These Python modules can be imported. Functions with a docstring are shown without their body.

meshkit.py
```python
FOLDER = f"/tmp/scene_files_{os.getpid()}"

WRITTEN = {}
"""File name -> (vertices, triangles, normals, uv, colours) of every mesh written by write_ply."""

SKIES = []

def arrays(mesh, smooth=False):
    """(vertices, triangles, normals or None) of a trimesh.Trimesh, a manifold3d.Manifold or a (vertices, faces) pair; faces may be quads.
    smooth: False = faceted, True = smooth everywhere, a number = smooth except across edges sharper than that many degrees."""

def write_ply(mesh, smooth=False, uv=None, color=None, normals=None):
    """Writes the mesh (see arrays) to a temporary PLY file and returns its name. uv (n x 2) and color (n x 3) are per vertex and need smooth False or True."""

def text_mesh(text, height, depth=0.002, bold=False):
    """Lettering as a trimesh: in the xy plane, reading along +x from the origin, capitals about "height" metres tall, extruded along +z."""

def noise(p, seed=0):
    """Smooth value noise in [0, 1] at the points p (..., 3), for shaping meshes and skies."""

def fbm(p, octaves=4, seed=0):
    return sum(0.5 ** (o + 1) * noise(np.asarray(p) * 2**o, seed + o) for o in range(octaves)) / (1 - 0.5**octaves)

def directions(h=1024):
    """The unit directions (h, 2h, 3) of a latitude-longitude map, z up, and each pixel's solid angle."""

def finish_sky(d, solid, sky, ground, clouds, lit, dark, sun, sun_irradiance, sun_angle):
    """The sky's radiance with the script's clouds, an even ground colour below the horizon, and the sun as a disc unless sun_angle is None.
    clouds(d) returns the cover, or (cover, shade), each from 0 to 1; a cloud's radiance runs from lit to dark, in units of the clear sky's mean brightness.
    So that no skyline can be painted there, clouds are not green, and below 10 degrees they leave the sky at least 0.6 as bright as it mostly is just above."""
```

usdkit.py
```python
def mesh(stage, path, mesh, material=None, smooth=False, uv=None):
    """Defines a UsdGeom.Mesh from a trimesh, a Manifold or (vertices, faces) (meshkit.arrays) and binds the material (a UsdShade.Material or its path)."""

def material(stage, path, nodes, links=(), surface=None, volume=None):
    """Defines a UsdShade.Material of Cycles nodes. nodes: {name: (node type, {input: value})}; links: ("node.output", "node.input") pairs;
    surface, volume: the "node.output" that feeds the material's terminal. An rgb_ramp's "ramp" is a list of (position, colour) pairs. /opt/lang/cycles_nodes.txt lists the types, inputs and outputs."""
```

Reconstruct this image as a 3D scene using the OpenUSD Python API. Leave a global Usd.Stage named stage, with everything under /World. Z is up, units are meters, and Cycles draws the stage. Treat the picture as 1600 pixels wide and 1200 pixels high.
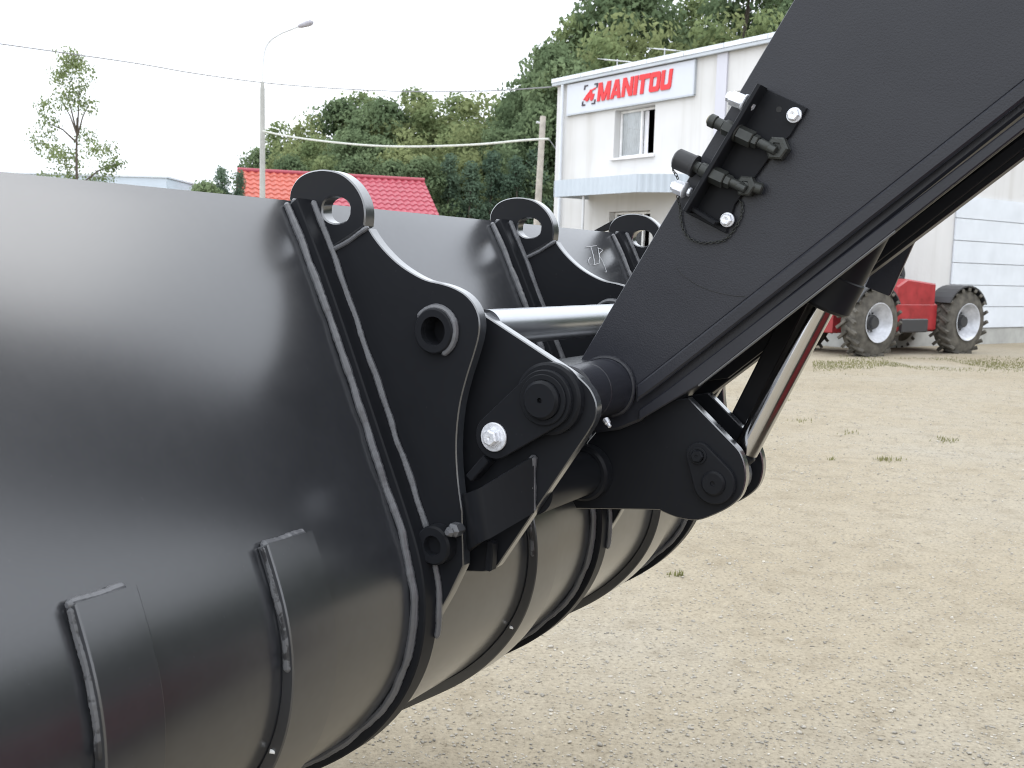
import math, random
import numpy as np, trimesh, mapbox_earcut
import usdkit, meshkit
from pxr import Usd, UsdGeom, UsdLux, UsdShade, Gf, Sdf, Vt

random.seed(7)
RNG = np.random.default_rng(7)
stage = Usd.Stage.CreateInMemory()
UsdGeom.SetStageUpAxis(stage, UsdGeom.Tokens.z)
UsdGeom.SetStageMetersPerUnit(stage, 1.0)
UsdGeom.Xform.Define(stage, '/World')
UsdGeom.Scope.Define(stage, '/World/Looks')

# ------------------------------------------------------------------ camera, sky, sun, exposure
F, HY, ROLL, EYE = 1600.0, 414.6, 0.028, 1.55
_p = math.atan((600 - HY) * math.cos(ROLL) / F)
FWD = np.array([0, math.cos(_p), -math.sin(_p)])
_r0 = np.array([1.0, 0, 0]); _u0 = np.cross(_r0, FWD)
RIGHT = math.cos(ROLL) * _r0 + math.sin(ROLL) * _u0
UP = -math.sin(ROLL) * _r0 + math.cos(ROLL) * _u0
CAM = np.array([0, 0, EYE])
cam = UsdGeom.Camera.Define(stage, '/World/Camera')
cam.CreateHorizontalApertureAttr(36.0); cam.CreateVerticalApertureAttr(27.0)
cam.CreateFocalLengthAttr(36.0 * F / 1600.0)
cam.CreateClippingRangeAttr(Gf.Vec2f(0.05, 3000))
cam.CreateFStopAttr(14.0); cam.CreateFocusDistanceAttr(1.9)
cam.CreateExposureAttr(0.0)
_m = Gf.Matrix4d(*RIGHT, 0, *UP, 0, *(-FWD), 0, *CAM, 1)
cam.AddTransformOp().Set(_m)

SUN_DIR = np.array([0.70, 0.08, 0.88]); SUN_DIR /= np.linalg.norm(SUN_DIR)     # towards the sun: high on the right behind thin cloud
SUN_EL, SUN_ROT = math.asin(SUN_DIR[2]), math.atan2(SUN_DIR[0], SUN_DIR[1])
usdkit.material(stage, '/World/Looks/overcast_sky', {
    'tc': ('texture_coordinate', {}),
    'mp': ('mapping', {'scale': (1.2, 1.2, 3.0)}),
    'nz': ('noise_texture', {'scale': 1.6, 'detail': 4.0, 'roughness': 0.55}),
    'cl': ('rgb_ramp', {'ramp': [(0.30, (0.88, 0.94, 1.04)), (0.70, (1.03, 1.07, 1.12))]}),
    'sx': ('separate_xyz', {}),
    'el': ('map_range', {'from_min': 0.0, 'from_max': 1.0, 'to_min': 16.0, 'to_max': 26.0, 'clamp': True}),
    'lv': ('mix_color', {'blend_type': 'multiply', 'fac': 1.0, 'use_clamp': False}),
    'sky': ('sky_texture', {'sky_type': 'single_scattering', 'sun_disc': False, 'sun_elevation': SUN_EL, 'sun_rotation': SUN_ROT}),
    'mx': ('mix_color', {'fac': 0.93, 'use_clamp': False}),
    'bg': ('background_shader', {'strength': 0.10})},
    [('tc.generated', 'mp.vector'), ('mp.vector', 'nz.vector'), ('nz.fac', 'cl.fac'), ('sky.color', 'mx.a'), ('tc.generated', 'sx.vector'), ('sx.z', 'el.value'), ('el.result', 'lv.a'), ('cl.color', 'lv.b'), ('lv.result', 'mx.b'), ('mx.result', 'bg.color')],
    surface='bg.background')
dome = UsdLux.DomeLight.Define(stage, '/World/sky')
UsdShade.MaterialBindingAPI.Apply(dome.GetPrim()).Bind(UsdShade.Material.Get(stage, '/World/Looks/overcast_sky'))
sun = UsdLux.DistantLight.Define(stage, '/World/sun')
sun.CreateIntensityAttr(0.24); sun.CreateAngleAttr(36.0); sun.CreateNormalizeAttr(True); sun.CreateColorAttr(Gf.Vec3f(1.0, 0.98, 0.95))
_z = Gf.Vec3d(*SUN_DIR); _x = Gf.Cross(Gf.Vec3d(0, 0, 1), _z).GetNormalized(); _y = Gf.Cross(_z, _x)
sun.AddTransformOp().Set(Gf.Matrix4d(*_x, 0, *_y, 0, *_z, 0, 0, 0, 60, 1))

# ------------------------------------------------------------------ helpers: points
def ray(x, y):
    return FWD + (x - 800) / F * RIGHT - (y - 600) / F * UP

def at(x, y, d):
    return CAM + ray(x, y) * d

def onground(x, y, z=0.0):
    d = ray(x, y)
    return CAM + d * ((z - EYE) / d[2])

_d = ray(1743, 441); _az = math.atan2(_d[0], _d[1])
A = np.array([math.sin(_az), math.cos(_az), 0.0])       # along the bucket
B = np.array([math.cos(_az), -math.sin(_az), 0.0])      # from the bucket towards the machine
Z = np.array([0, 0, 1.0])

def W(a, b, z):
    return a * A + b * B + z * Z

def bz(x, y, a):
    d = ray(x, y); p = CAM + d * (a / (d @ A))
    return np.array([p @ B, p[2]])

def pt(x, y, a):
    return W(a, *bz(x, y, a))

def poly(pts, a):
    return [bz(x, y, a) for x, y in pts]

def spline(pts, n=8, closed=False):
    p = np.asarray(pts, float); k = len(p); out = []
    for i in range(k if closed else k - 1):
        if closed:
            q = [p[(i - 1) % k], p[i], p[(i + 1) % k], p[(i + 2) % k]]
        else:
            q = [p[max(i - 1, 0)], p[i], p[i + 1], p[min(i + 2, k - 1)]]
        for t in np.linspace(0, 1, n, endpoint=False):
            out.append(0.5 * ((2 * q[1]) + (-q[0] + q[2]) * t + (2 * q[0] - 5 * q[1] + 4 * q[2] - q[3]) * t ** 2 + (-q[0] + 3 * q[1] - 3 * q[2] + q[3]) * t ** 3))
    if not closed:
        out.append(p[-1])
    return [tuple(v) for v in out]

# ------------------------------------------------------------------ helpers: shapes
def unit(v):
    v = np.asarray(v, float); return v / np.linalg.norm(v)

def area2(p):
    p = np.asarray(p); q = np.roll(p, -1, 0); return float((p[:, 0] * q[:, 1] - p[:, 1] * q[:, 0]).sum())

def inset(ring, c):
    p = np.asarray(ring, float); e = np.roll(p, -1, 0) - p
    n = np.stack([-e[:, 1], e[:, 0]], 1) / np.maximum(np.linalg.norm(e, axis=1, keepdims=True), 1e-12)
    m = np.roll(n, 1, 0); d = 1 + (n * m).sum(1, keepdims=True)
    return p + c * (n + m) / np.maximum(d, 0.35)

def thin_out(ring, lim):
    """Drops points nearer than lim to a neighbour, corners last, so that a chamfer never folds over itself."""
    p = [np.asarray(q, float) for q in ring]
    while len(p) > 4:
        P = np.array(p); e = np.roll(P, -1, 0) - P; L = np.linalg.norm(e, axis=1); i = int(np.argmin(L))
        if L[i] >= lim: break
        def turn(k):
            a, b = P[k] - P[k - 1], P[(k + 1) % len(P)] - P[k]; return abs(math.atan2(a[0] * b[1] - a[1] * b[0], a @ b))
        j = (i + 1) % len(P); p.pop(i if turn(i) <= turn(j) else j)
    return np.array(p)

def prism(ring, h0, h1, holes=(), ch=0.0, frame=None):
    """A plate: outline in 2-D with holes, from h0 to h1, edges chamfered; frame(u, v, h) gives the point."""
    rings = [thin_out(r, 1.7 * ch) for r in [ring, *holes]]
    rings = [r if (area2(r) > 0) == (i == 0) else r[::-1] for i, r in enumerate(rings)]
    levels = [(h0, ch), (h0 + ch, 0), (h1 - ch, 0), (h1, ch)] if ch > 0 else [(h0, 0), (h1, 0)]
    V, Fc, n = [], [], sum(map(len, rings))
    for h, c in levels:
        for r in rings:
            q = inset(r, c) if c else r
            V.append(np.column_stack([q, np.full(len(q), h)]))
    V = np.vstack(V)
    for L in range(len(levels) - 1):
        s = 0
        for r in rings:
            k = len(r); i = np.arange(k); j = (i + 1) % k
            a, b, c, d = L * n + s + i, L * n + s + j, (L + 1) * n + s + j, (L + 1) * n + s + i
            Fc += [np.stack([a, b, c], 1), np.stack([a, c, d], 1)]
            s += k
    ends = np.cumsum([len(r) for r in rings]).astype(np.uint32)
    cap = mapbox_earcut.triangulate_float64(V[:n, :2].copy(), ends).reshape(-1, 3).astype(int)
    cr = V[cap[:, 1], :2] - V[cap[:, 0], :2]; cs = V[cap[:, 2], :2] - V[cap[:, 0], :2]
    neg = (cr[:, 0] * cs[:, 1] - cr[:, 1] * cs[:, 0]) < 0
    cap[neg] = cap[neg][:, ::-1]
    m0 = len(V); V = np.vstack([V, V[:n], V[-n:]])          # the faces keep corners of their own, so they shade flat
    Fc += [cap[:, ::-1] + m0, cap + m0 + n]
    Fc = np.vstack(Fc)
    if frame is not None:
        P = np.array([frame(*v) for v in V])
        det = np.linalg.det(np.array([frame(1, 0, 0) - frame(0, 0, 0), frame(0, 1, 0) - frame(0, 0, 0), frame(0, 0, 1) - frame(0, 0, 0)]))
        if det < 0:
            Fc = Fc[:, ::-1]
        V = P
    return V, Fc

def plate(ring, a0, a1, holes=(), ch=0.002):
    """A plate square to the bucket: outline in (b, z), from a0 to a1."""
    return prism(ring, a0, a1, holes, ch, lambda u, v, h: W(h, u, v))

def split_plate(name, ring, a0, a1, holes, ch, parent, label=None, mt='plate_paint', edge='edge_paint'):
    """A plate whose rolled faces and flame-cut edge are separate pieces (the edge is glossier)."""
    V, Fc = plate(ring, a0, a1, holes, ch)
    cap = Fc.min(1) >= len(V) * (2 / 3 if ch > 0 else 1 / 2)
    o = obj(name, (V, Fc[cap]), mt, parent, label, smooth=False)
    obj('cut_edge', (V, Fc[~cap]), edge, o, smooth=28)
    return o

def frame_of(d):
    d = unit(d); x = unit(np.cross(d, [0, 0, 1.0] if abs(d[2]) < 0.9 else [1.0, 0, 0])); return x, np.cross(d, x), d

def lathe(p0, d, prof, n=40, spin=0.0):
    """Turned body round the axis p0, d; prof: (distance along, radius), closed to the axis where the radius is 0."""
    x, y, d = frame_of(d); prof = np.asarray(prof, float); k = len(prof)
    t = np.arange(n) / n * 2 * math.pi + spin
    V = (np.asarray(p0) + prof[:, None, :1] * d + prof[:, None, 1:] * (np.cos(t)[None, :, None] * x + np.sin(t)[None, :, None] * y)).reshape(-1, 3)
    Fc = []
    i = np.arange(n); j = (i + 1) % n
    for r in range(k - 1):
        a, b, c, e = r * n + i, r * n + j, (r + 1) * n + j, (r + 1) * n + i
        if prof[r, 1] > 1e-9: Fc.append(np.stack([a, b, c], 1))
        if prof[r + 1, 1] > 1e-9: Fc.append(np.stack([a, c, e], 1)) if prof[r, 1] > 1e-9 else Fc.append(np.stack([a, c, e], 1))
    return V, np.vstack(Fc)[:, ::-1] if False else np.vstack(Fc)

def rod(p0, p1, r, n=28, ch=0.0, r1=None):
    p0, p1 = np.asarray(p0, float), np.asarray(p1, float); L = np.linalg.norm(p1 - p0); r1 = r if r1 is None else r1
    return lathe(p0, p1 - p0, [(0, 0), (0, r - ch), (ch, r), (L - ch, r1), (L, r1 - ch), (L, 0)] if ch else [(0, 0), (0, r), (L, r1), (L, 0)], n)

def ringbody(p0, d, L, ro, ri, ch=0.002, n=40):
    return lathe(p0, d, [(0, ri), (0, ro - ch), (ch, ro), (L - ch, ro), (L, ro - ch), (L, ri), (0, ri)], n)

def tube(path, r, n=10):
    P = np.asarray(path, float); k = len(P); r = np.broadcast_to(np.asarray(r, float), (k,))
    T = np.gradient(P, axis=0); T /= np.linalg.norm(T, axis=1, keepdims=True)
    x = frame_of(T[0])[0]; V = []
    t = np.arange(n) / n * 2 * math.pi
    for i in range(k):
        x = unit(x - (x @ T[i]) * T[i]); y = np.cross(T[i], x)
        V.append(P[i] + r[i] * (np.cos(t)[:, None] * x + np.sin(t)[:, None] * y))
    V = np.vstack(V + [P[:1], P[-1:]]); Fc = []
    i = np.arange(n); j = (i + 1) % n
    for q in range(k - 1):
        Fc += [np.stack([q * n + i, q * n + j, (q + 1) * n + j], 1), np.stack([q * n + i, (q + 1) * n + j, (q + 1) * n + i], 1)]
    Fc += [np.stack([np.full(n, k * n), j, i], 1), np.stack([np.full(n, k * n + 1), (k - 1) * n + i, (k - 1) * n + j], 1)]
    return V, np.vstack(Fc)

def weld(path, r, seed=0, n=9, step=0.0035):
    """A hand-laid weld bead: a tube with ripples and lumps."""
    P = np.asarray(path, float); s = np.concatenate([[0], np.cumsum(np.linalg.norm(np.diff(P, axis=0), axis=1))])
    k = max(6, int(s[-1] / step)); q = np.linspace(0, s[-1], k); P = np.stack([np.interp(q, s, P[:, c]) for c in range(3)], 1)
    ph = np.cumsum(0.7 + 0.6 * meshkit.noise(np.stack([q * 60, q * 0, q * 0 + seed], 1), seed + 5)) * (q[1] - q[0])
    rr = r * (0.88 + 0.035 * np.sin(ph * 2 * math.pi / 0.0065) + 0.10 * np.sin(ph * 2 * math.pi / 0.013 + 1) * 0 + 0.12 * (meshkit.noise(np.stack([q * 260, q * 0, q * 0 + seed], 1), seed + 2) - 0.5) + 0.34 * (meshkit.fbm(np.stack([q * 40 + seed, q * 0, q * 0], 1), 3, seed) - 0.5))
    P = P + 0.5 * r * (np.stack([meshkit.noise(np.stack([q * 30 + 9 * c, q * 0, q * 0 + seed], 1), seed + c) for c in range(3)], 1) - 0.5)
    rr[0] *= 0.5; rr[-1] *= 0.5
    return tube(P, rr, n)

def box(c, u, v, w, hu, hv, hw, ch=0.0):
    """A box with half sizes hu, hv, hw along u, v, w."""
    c, u, v, w = (np.asarray(q, float) for q in (c, u, v, w))
    return prism([(-hu, -hv), (hu, -hv), (hu, hv), (-hu, hv)], -hw, hw, (), ch, lambda a, b, h: c + a * u + b * v + h * w)

X1, Y1, Z1 = np.eye(3)
def abox(x0, x1, y0, y1, z0, z1, ch=0.0):
    return box([(x0 + x1) / 2, (y0 + y1) / 2, (z0 + z1) / 2], X1, Y1, Z1, (x1 - x0) / 2, (y1 - y0) / 2, (z1 - z0) / 2, ch)

def join(ms):
    V, Fc, n = [], [], 0
    for v, f in ms:
        V.append(v); Fc.append(np.asarray(f) + n); n += len(v)
    return np.vstack(V), np.vstack(Fc)

# ------------------------------------------------------------------ helpers: prims
LOC = {}
USED = {}
def numbered(parent, name):
    k = USED[(parent, name)] = USED.get((parent, name), -1) + 1
    return f'{parent}/{name}' + (f'_{k:03d}' if k else '')

def tag(prim, label=None, cat=None, group=None, kind=None):
    prim = prim.GetPrim() if hasattr(prim, 'GetPrim') else prim
    for k, v in (('label', label), ('category', cat), ('group', group), ('kind', kind)):
        if v: prim.SetCustomDataByKey(k, v)
    return prim

def thing(name, label, cat, loc=(0, 0, 0), group=None):
    path = numbered('/World', name)
    x = UsdGeom.Xform.Define(stage, path); x.AddTranslateOp().Set(Gf.Vec3d(*map(float, loc)))
    LOC[path] = np.asarray(loc, float)
    return tag(x, label, cat, group)

def obj(name, mesh, mat, parent=None, label=None, smooth=32, kind=None):
    base = str(parent.GetPath()) if parent is not None else '/World'
    path = numbered(base, name); loc = LOC.get(base, np.zeros(3))
    if isinstance(mesh, trimesh.Trimesh): mesh = (np.array(mesh.vertices), np.array(mesh.faces))
    v, f = mesh
    m = usdkit.mesh(stage, path, (np.asarray(v) - loc, f), M[mat], smooth)
    LOC[path] = loc
    return tag(m, label, kind=kind)

def copy(src, loc, rz, sc, label, cat, group):
    path = numbered('/World', src.GetName())
    x = UsdGeom.Xform.Define(stage, path)
    x.AddTranslateOp().Set(Gf.Vec3d(*map(float, loc))); x.AddRotateZOp().Set(float(rz)); x.AddScaleOp().Set(Gf.Vec3f(*map(float, sc)))
    p = x.GetPrim(); p.GetReferences().AddInternalReference(src.GetPath()); p.SetInstanceable(True)
    return tag(p, label, cat, group)

# ------------------------------------------------------------------ materials
M = {}
def mat(name, nodes, links=(), surface='p.BSDF', volume=None):
    M[name] = usdkit.material(stage, '/World/Looks/' + name, nodes, list(links), surface=surface, volume=volume)

def plain(name, col, rough=0.5, metal=0.0, spec=0.5, var=0.12, scale=6.0, bump=0.0, bscale=120.0, coat=0.0, rvar=0.08, detail=4.0):
    """One colour with a little mottling in tone and gloss, and an optional fine relief."""
    c = np.asarray(col, float)
    nodes = {'tc': ('texture_coordinate', {}), 'n': ('noise_texture', {'scale': scale, 'detail': detail, 'roughness': 0.6}),
             'cr': ('rgb_ramp', {'ramp': [(0.3, tuple(c * (1 - var))), (0.7, tuple(np.minimum(c * (1 + var), 1)))]}),
             'rr': ('map_range', {'from_min': 0.3, 'from_max': 0.7, 'to_min': max(rough - rvar, 0.03), 'to_max': min(rough + rvar, 1)}),
             'p': ('principled_bsdf', {'metallic': metal, 'specular_ior_level': spec, 'coat_weight': coat, 'coat_roughness': 0.15})}
    links = [('tc.object', 'n.vector'), ('n.fac', 'cr.fac'), ('cr.color', 'p.base_color'), ('n.fac', 'rr.value'), ('rr.result', 'p.roughness')]
    if bump:
        nodes['b'] = ('noise_texture', {'scale': bscale, 'detail': 3.0}); nodes['bp'] = ('bump', {'strength': bump, 'distance': 0.002})
        links += [('tc.object', 'b.vector'), ('b.fac', 'bp.height'), ('bp.normal', 'p.normal')]
    mat(name, nodes, links)

def black_paint(name, col, rough, spec, bump, coat=0.0, dust=0.0, streak=0.05, speck=0.0, coat_ior=1.5):
    """Sprayed black machine paint: orange peel, faint dust and rub marks."""
    c = np.asarray(col, float)
    mat(name, {
        'tc': ('texture_coordinate', {}),
        'n': ('noise_texture', {'scale': 3.0, 'detail': 6.0, 'roughness': 0.65}),
        'f': ('noise_texture', {'scale': 420.0, 'detail': 2.0}),
        'w': ('noise_texture', {'scale': 9.0, 'detail': 2.0}),
        'h': ('math', {'math_type': 'multiply_add', 'value2': 3.0}),
        'sp': ('noise_texture', {'scale': 170.0, 'detail': 1.0}),
        'sr': ('rgb_ramp', {'ramp': [(0.0, (0, 0, 0)), (0.76, (0, 0, 0)), (0.80, (1, 1, 1))]}),
        'cr': ('rgb_ramp', {'ramp': [(0.35, tuple(c * 0.85)), (0.7, tuple(c * 1.15 + dust))]}),
        'cm': ('mix_color', {'b': (0.16, 0.16, 0.16)}), 'sm': ('math', {'math_type': 'multiply', 'value2': speck}),
        'rr': ('map_range', {'from_min': 0.3, 'from_max': 0.7, 'to_min': rough - streak, 'to_max': rough + streak}),
        'bp': ('bump', {'strength': bump, 'distance': 0.0012}),
        'p': ('principled_bsdf', {'specular_ior_level': spec, 'coat_weight': coat, 'coat_roughness': rough * 0.8, 'coat_ior': coat_ior})},
        [('tc.object', 'n.vector'), ('tc.object', 'f.vector'), ('tc.object', 'w.vector'), ('tc.object', 'sp.vector'), ('sp.fac', 'sr.fac'), ('sr.color', 'sm.value1'),
         ('n.fac', 'cr.fac'), ('cr.color', 'cm.a'), ('sm.value', 'cm.fac'), ('cm.result', 'p.base_color'), ('n.fac', 'rr.value'), ('rr.result', 'p.roughness'),
         ('w.fac', 'h.value1'), ('f.fac', 'h.value3'), ('h.value', 'bp.height'), ('bp.normal', 'p.normal')])

black_paint('bucket_paint', (0.010, 0.0105, 0.012), 0.27, 0.62, 0.04, 1.0, 0, 0.03, 0.04, 1.62)
black_paint('plate_paint', (0.008, 0.0085, 0.010), 0.38, 0.12, 0.06, 0.0, 0, 0.05, 0.05)
black_paint('boom_paint', (0.0105, 0.011, 0.0145), 0.38, 0.40, 0.3, 0.0, 0.002)
black_paint('edge_paint', (0.012, 0.013, 0.015), 0.26, 1.0, 0.05, 1.0, 0, 0.05, 0.0, 1.8)
black_paint('weld_paint', (0.060, 0.061, 0.066), 0.42, 0.8, 0.3, 0.2, 0.01)
mat('weld_blotch', {'tc': ('texture_coordinate', {}), 'n': ('noise_texture', {'scale': 62.0, 'detail': 3.0, 'roughness': 0.6}), 'cr': ('rgb_ramp', {'ramp': [(0.43, (0.008, 0.008, 0.009)), (0.50, (0.075, 0.076, 0.08))]}),
    'bp': ('bump', {'strength': 0.6, 'distance': 0.002}), 'p': ('principled_bsdf', {'roughness': 0.45, 'specular_ior_level': 0.6})},
    [('tc.object', 'n.vector'), ('n.fac', 'cr.fac'), ('cr.color', 'p.base_color'), ('n.fac', 'bp.height'), ('bp.normal', 'p.normal')])
plain('rubber_black', (0.012, 0.012, 0.013), 0.55, 0, 0.5, 0.2, 30, 0.2, 300)
plain('cut_edge', (0.030, 0.031, 0.034), 0.28, 0, 0.9, 0.1, 40, 0, 1, 0.6)
plain('dark_hole', (0.006, 0.006, 0.006), 0.7)
plain('chrome', (0.55, 0.55, 0.56), 0.12, 1.0, 0.5, 0.03, 20, 0, 1, 0, 0.03)
plain('ground_steel', (0.46, 0.47, 0.49), 0.30, 1.0, 0.5, 0.03, 4, 0.0, 200, 0, 0.02)
plain('zinc', (0.66, 0.67, 0.70), 0.42, 0.7, 0.6, 0.12, 160, 0.3, 600)
plain('gun_metal', (0.035, 0.037, 0.034), 0.42, 0.55, 0.6, 0.25, 60, 0.15, 400)
plain('brass_dull', (0.20, 0.18, 0.12), 0.45, 0.8, 0.5, 0.2, 60)
plain('chalk', (0.55, 0.56, 0.58), 0.9)
plain('white_speck', (0.7, 0.7, 0.68), 0.8)
mat('wall_white', {'g': ('geometry', {}), 'mp': ('mapping', {'scale': (2.2, 2.2, 0.16)}), 'n': ('noise_texture', {'scale': 1.0, 'detail': 5.0, 'roughness': 0.65}), 'n2': ('noise_texture', {'scale': 0.8, 'detail': 4.0}),
    'c1': ('rgb_ramp', {'ramp': [(0.28, (0.50, 0.49, 0.475)), (0.48, (0.575, 0.57, 0.565)), (0.75, (0.595, 0.59, 0.585))]}), 'c2': ('rgb_ramp', {'ramp': [(0.3, (0.93, 0.93, 0.92)), (0.65, (1, 1, 1))]}),
    'mx': ('mix_color', {'blend_type': 'multiply', 'fac': 1.0}), 'b': ('noise_texture', {'scale': 22.0, 'detail': 4.0}), 'bp': ('bump', {'strength': 0.2, 'distance': 0.01}), 'p': ('principled_bsdf', {'roughness': 0.9, 'specular_ior_level': 0.25})},
    [('g.position', 'mp.vector'), ('mp.vector', 'n.vector'), ('g.position', 'n2.vector'), ('g.position', 'b.vector'), ('n.fac', 'c1.fac'), ('n2.fac', 'c2.fac'), ('c1.color', 'mx.a'), ('c2.color', 'mx.b'), ('mx.result', 'p.base_color'), ('b.fac', 'bp.height'), ('bp.normal', 'p.normal')])
plain('pilaster_lilac', (0.50, 0.50, 0.55), 0.8, 0, 0.3, 0.04, 1.0)
plain('sign_white', (0.52, 0.54, 0.59), 0.45, 0, 0.5, 0.02, 2.0)
plain('fascia_grey', (0.60, 0.63, 0.67), 0.5, 0, 0.5, 0.06, 2.0)
plain('gutter_grey', (0.40, 0.43, 0.46), 0.5, 0, 0.5, 0.08, 2.0)
plain('canopy_blue', (0.42, 0.465, 0.51), 0.5, 0, 0.5, 0.05, 2.0)
plain('frame_white', (0.78, 0.78, 0.78), 0.4)
plain('window_sill', (0.66, 0.65, 0.64), 0.7)
plain('curtain_white', (0.72, 0.72, 0.75), 0.9, 0, 0.2, 0.08, 6)
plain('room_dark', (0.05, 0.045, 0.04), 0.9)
plain('sign_red', (0.62, 0.02, 0.025), 0.45, 0, 0.5, 0.05, 4)
plain('sign_black', (0.03, 0.02, 0.03), 0.5)
plain('roof_orange', (0.40, 0.085, 0.055), 0.45, 0, 0.5, 0.10, 1.2)
plain('roof_crimson', (0.33, 0.050, 0.072), 0.42, 0, 0.5, 0.08, 1.2)
plain('gable_grey', (0.42, 0.50, 0.52), 0.8, 0, 0.3, 0.10, 1.2)
plain('house_wall', (0.55, 0.52, 0.46), 0.85, 0, 0.3, 0.08, 1.0)
plain('pale_cladding', (0.50, 0.56, 0.62), 0.55, 0, 0.4, 0.05, 0.5)
plain('mint_cladding', (0.58, 0.72, 0.62), 0.6, 0, 0.4, 0.05, 0.5)
plain('concrete_post', (0.36, 0.36, 0.34), 0.85, 0, 0.3, 0.15, 3.0, 0.3, 30)
plain('wood_post', (0.36, 0.33, 0.29), 0.85, 0, 0.3, 0.2, 5.0, 0.3, 40)
plain('galvanised', (0.55, 0.56, 0.57), 0.5, 0.4, 0.5, 0.08, 6)
plain('lamp_grey', (0.34, 0.33, 0.36), 0.5)
plain('cable_dark', (0.20, 0.20, 0.21), 0.7)
plain('cable_pale', (0.55, 0.56, 0.52), 0.7)
plain('machine_red', (0.26, 0.022, 0.025), 0.42, 0, 0.5, 0.3, 4.0)
plain('frame_red', (0.11, 0.010, 0.012), 0.5, 0, 0.4, 0.3, 4.0)
plain('machine_dark', (0.03, 0.03, 0.032), 0.5)
plain('rim_silver', (0.50, 0.51, 0.54), 0.5, 0.3, 0.5, 0.30, 5)
plain('tyre_rubber', (0.085, 0.078, 0.066), 0.85, 0, 0.3, 0.5, 6.0, 0.3, 40)
plain('bark', (0.10, 0.085, 0.07), 0.9, 0, 0.2, 0.25, 4.0, 0.5, 20)
plain('pebble', (0.34, 0.315, 0.27), 0.9, 0, 0.3, 0.45, 14.0, 0, 1, 0, 0.05, 2.0)
mat('pane_glass', {'fr': ('fresnel', {'IOR': 1.5}), 't': ('transparent_bsdf', {'color': (0.92, 0.95, 0.94)}), 'g': ('glossy_bsdf', {'color': (1, 1, 1), 'roughness': 0.02}), 'm': ('mix_closure', {})},
    [('fr.fac', 'm.fac'), ('t.BSDF', 'm.closure1'), ('g.BSDF', 'm.closure2')], surface='m.closure')

def foliage(name, dark, light, scale):
    mat(name, {'g': ('geometry', {}), 'n': ('noise_texture', {'scale': scale, 'detail': 3.0}),
               'ad': ('math', {'math_type': 'multiply_add', 'value2': 0.35}), 'cr': ('rgb_ramp', {'ramp': [(0.35, dark), (0.95, light)]}),
               'd': ('diffuse_bsdf', {}), 't': ('translucent_bsdf', {}), 'm': ('mix_closure', {'fac': 0.38})},
        [('g.position', 'n.vector'), ('g.random_per_island', 'ad.value1'), ('n.fac', 'ad.value3'), ('ad.value', 'cr.fac'), ('cr.color', 'd.color'), ('cr.color', 't.color'),
         ('d.BSDF', 'm.closure1'), ('t.BSDF', 'm.closure2')], surface='m.closure')

foliage('leaf_dark', (0.094, 0.132, 0.071), (0.254, 0.319, 0.171), 0.35)
foliage('leaf_mid', (0.132, 0.171, 0.080), (0.325, 0.372, 0.177), 0.35)
foliage('leaf_olive', (0.151, 0.179, 0.083), (0.330, 0.360, 0.171), 0.30)
foliage('leaf_blue', (0.073, 0.112, 0.078), (0.177, 0.242, 0.159), 0.4)
foliage('grass_blade', (0.14, 0.145, 0.06), (0.24, 0.22, 0.10), 1.5)

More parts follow.
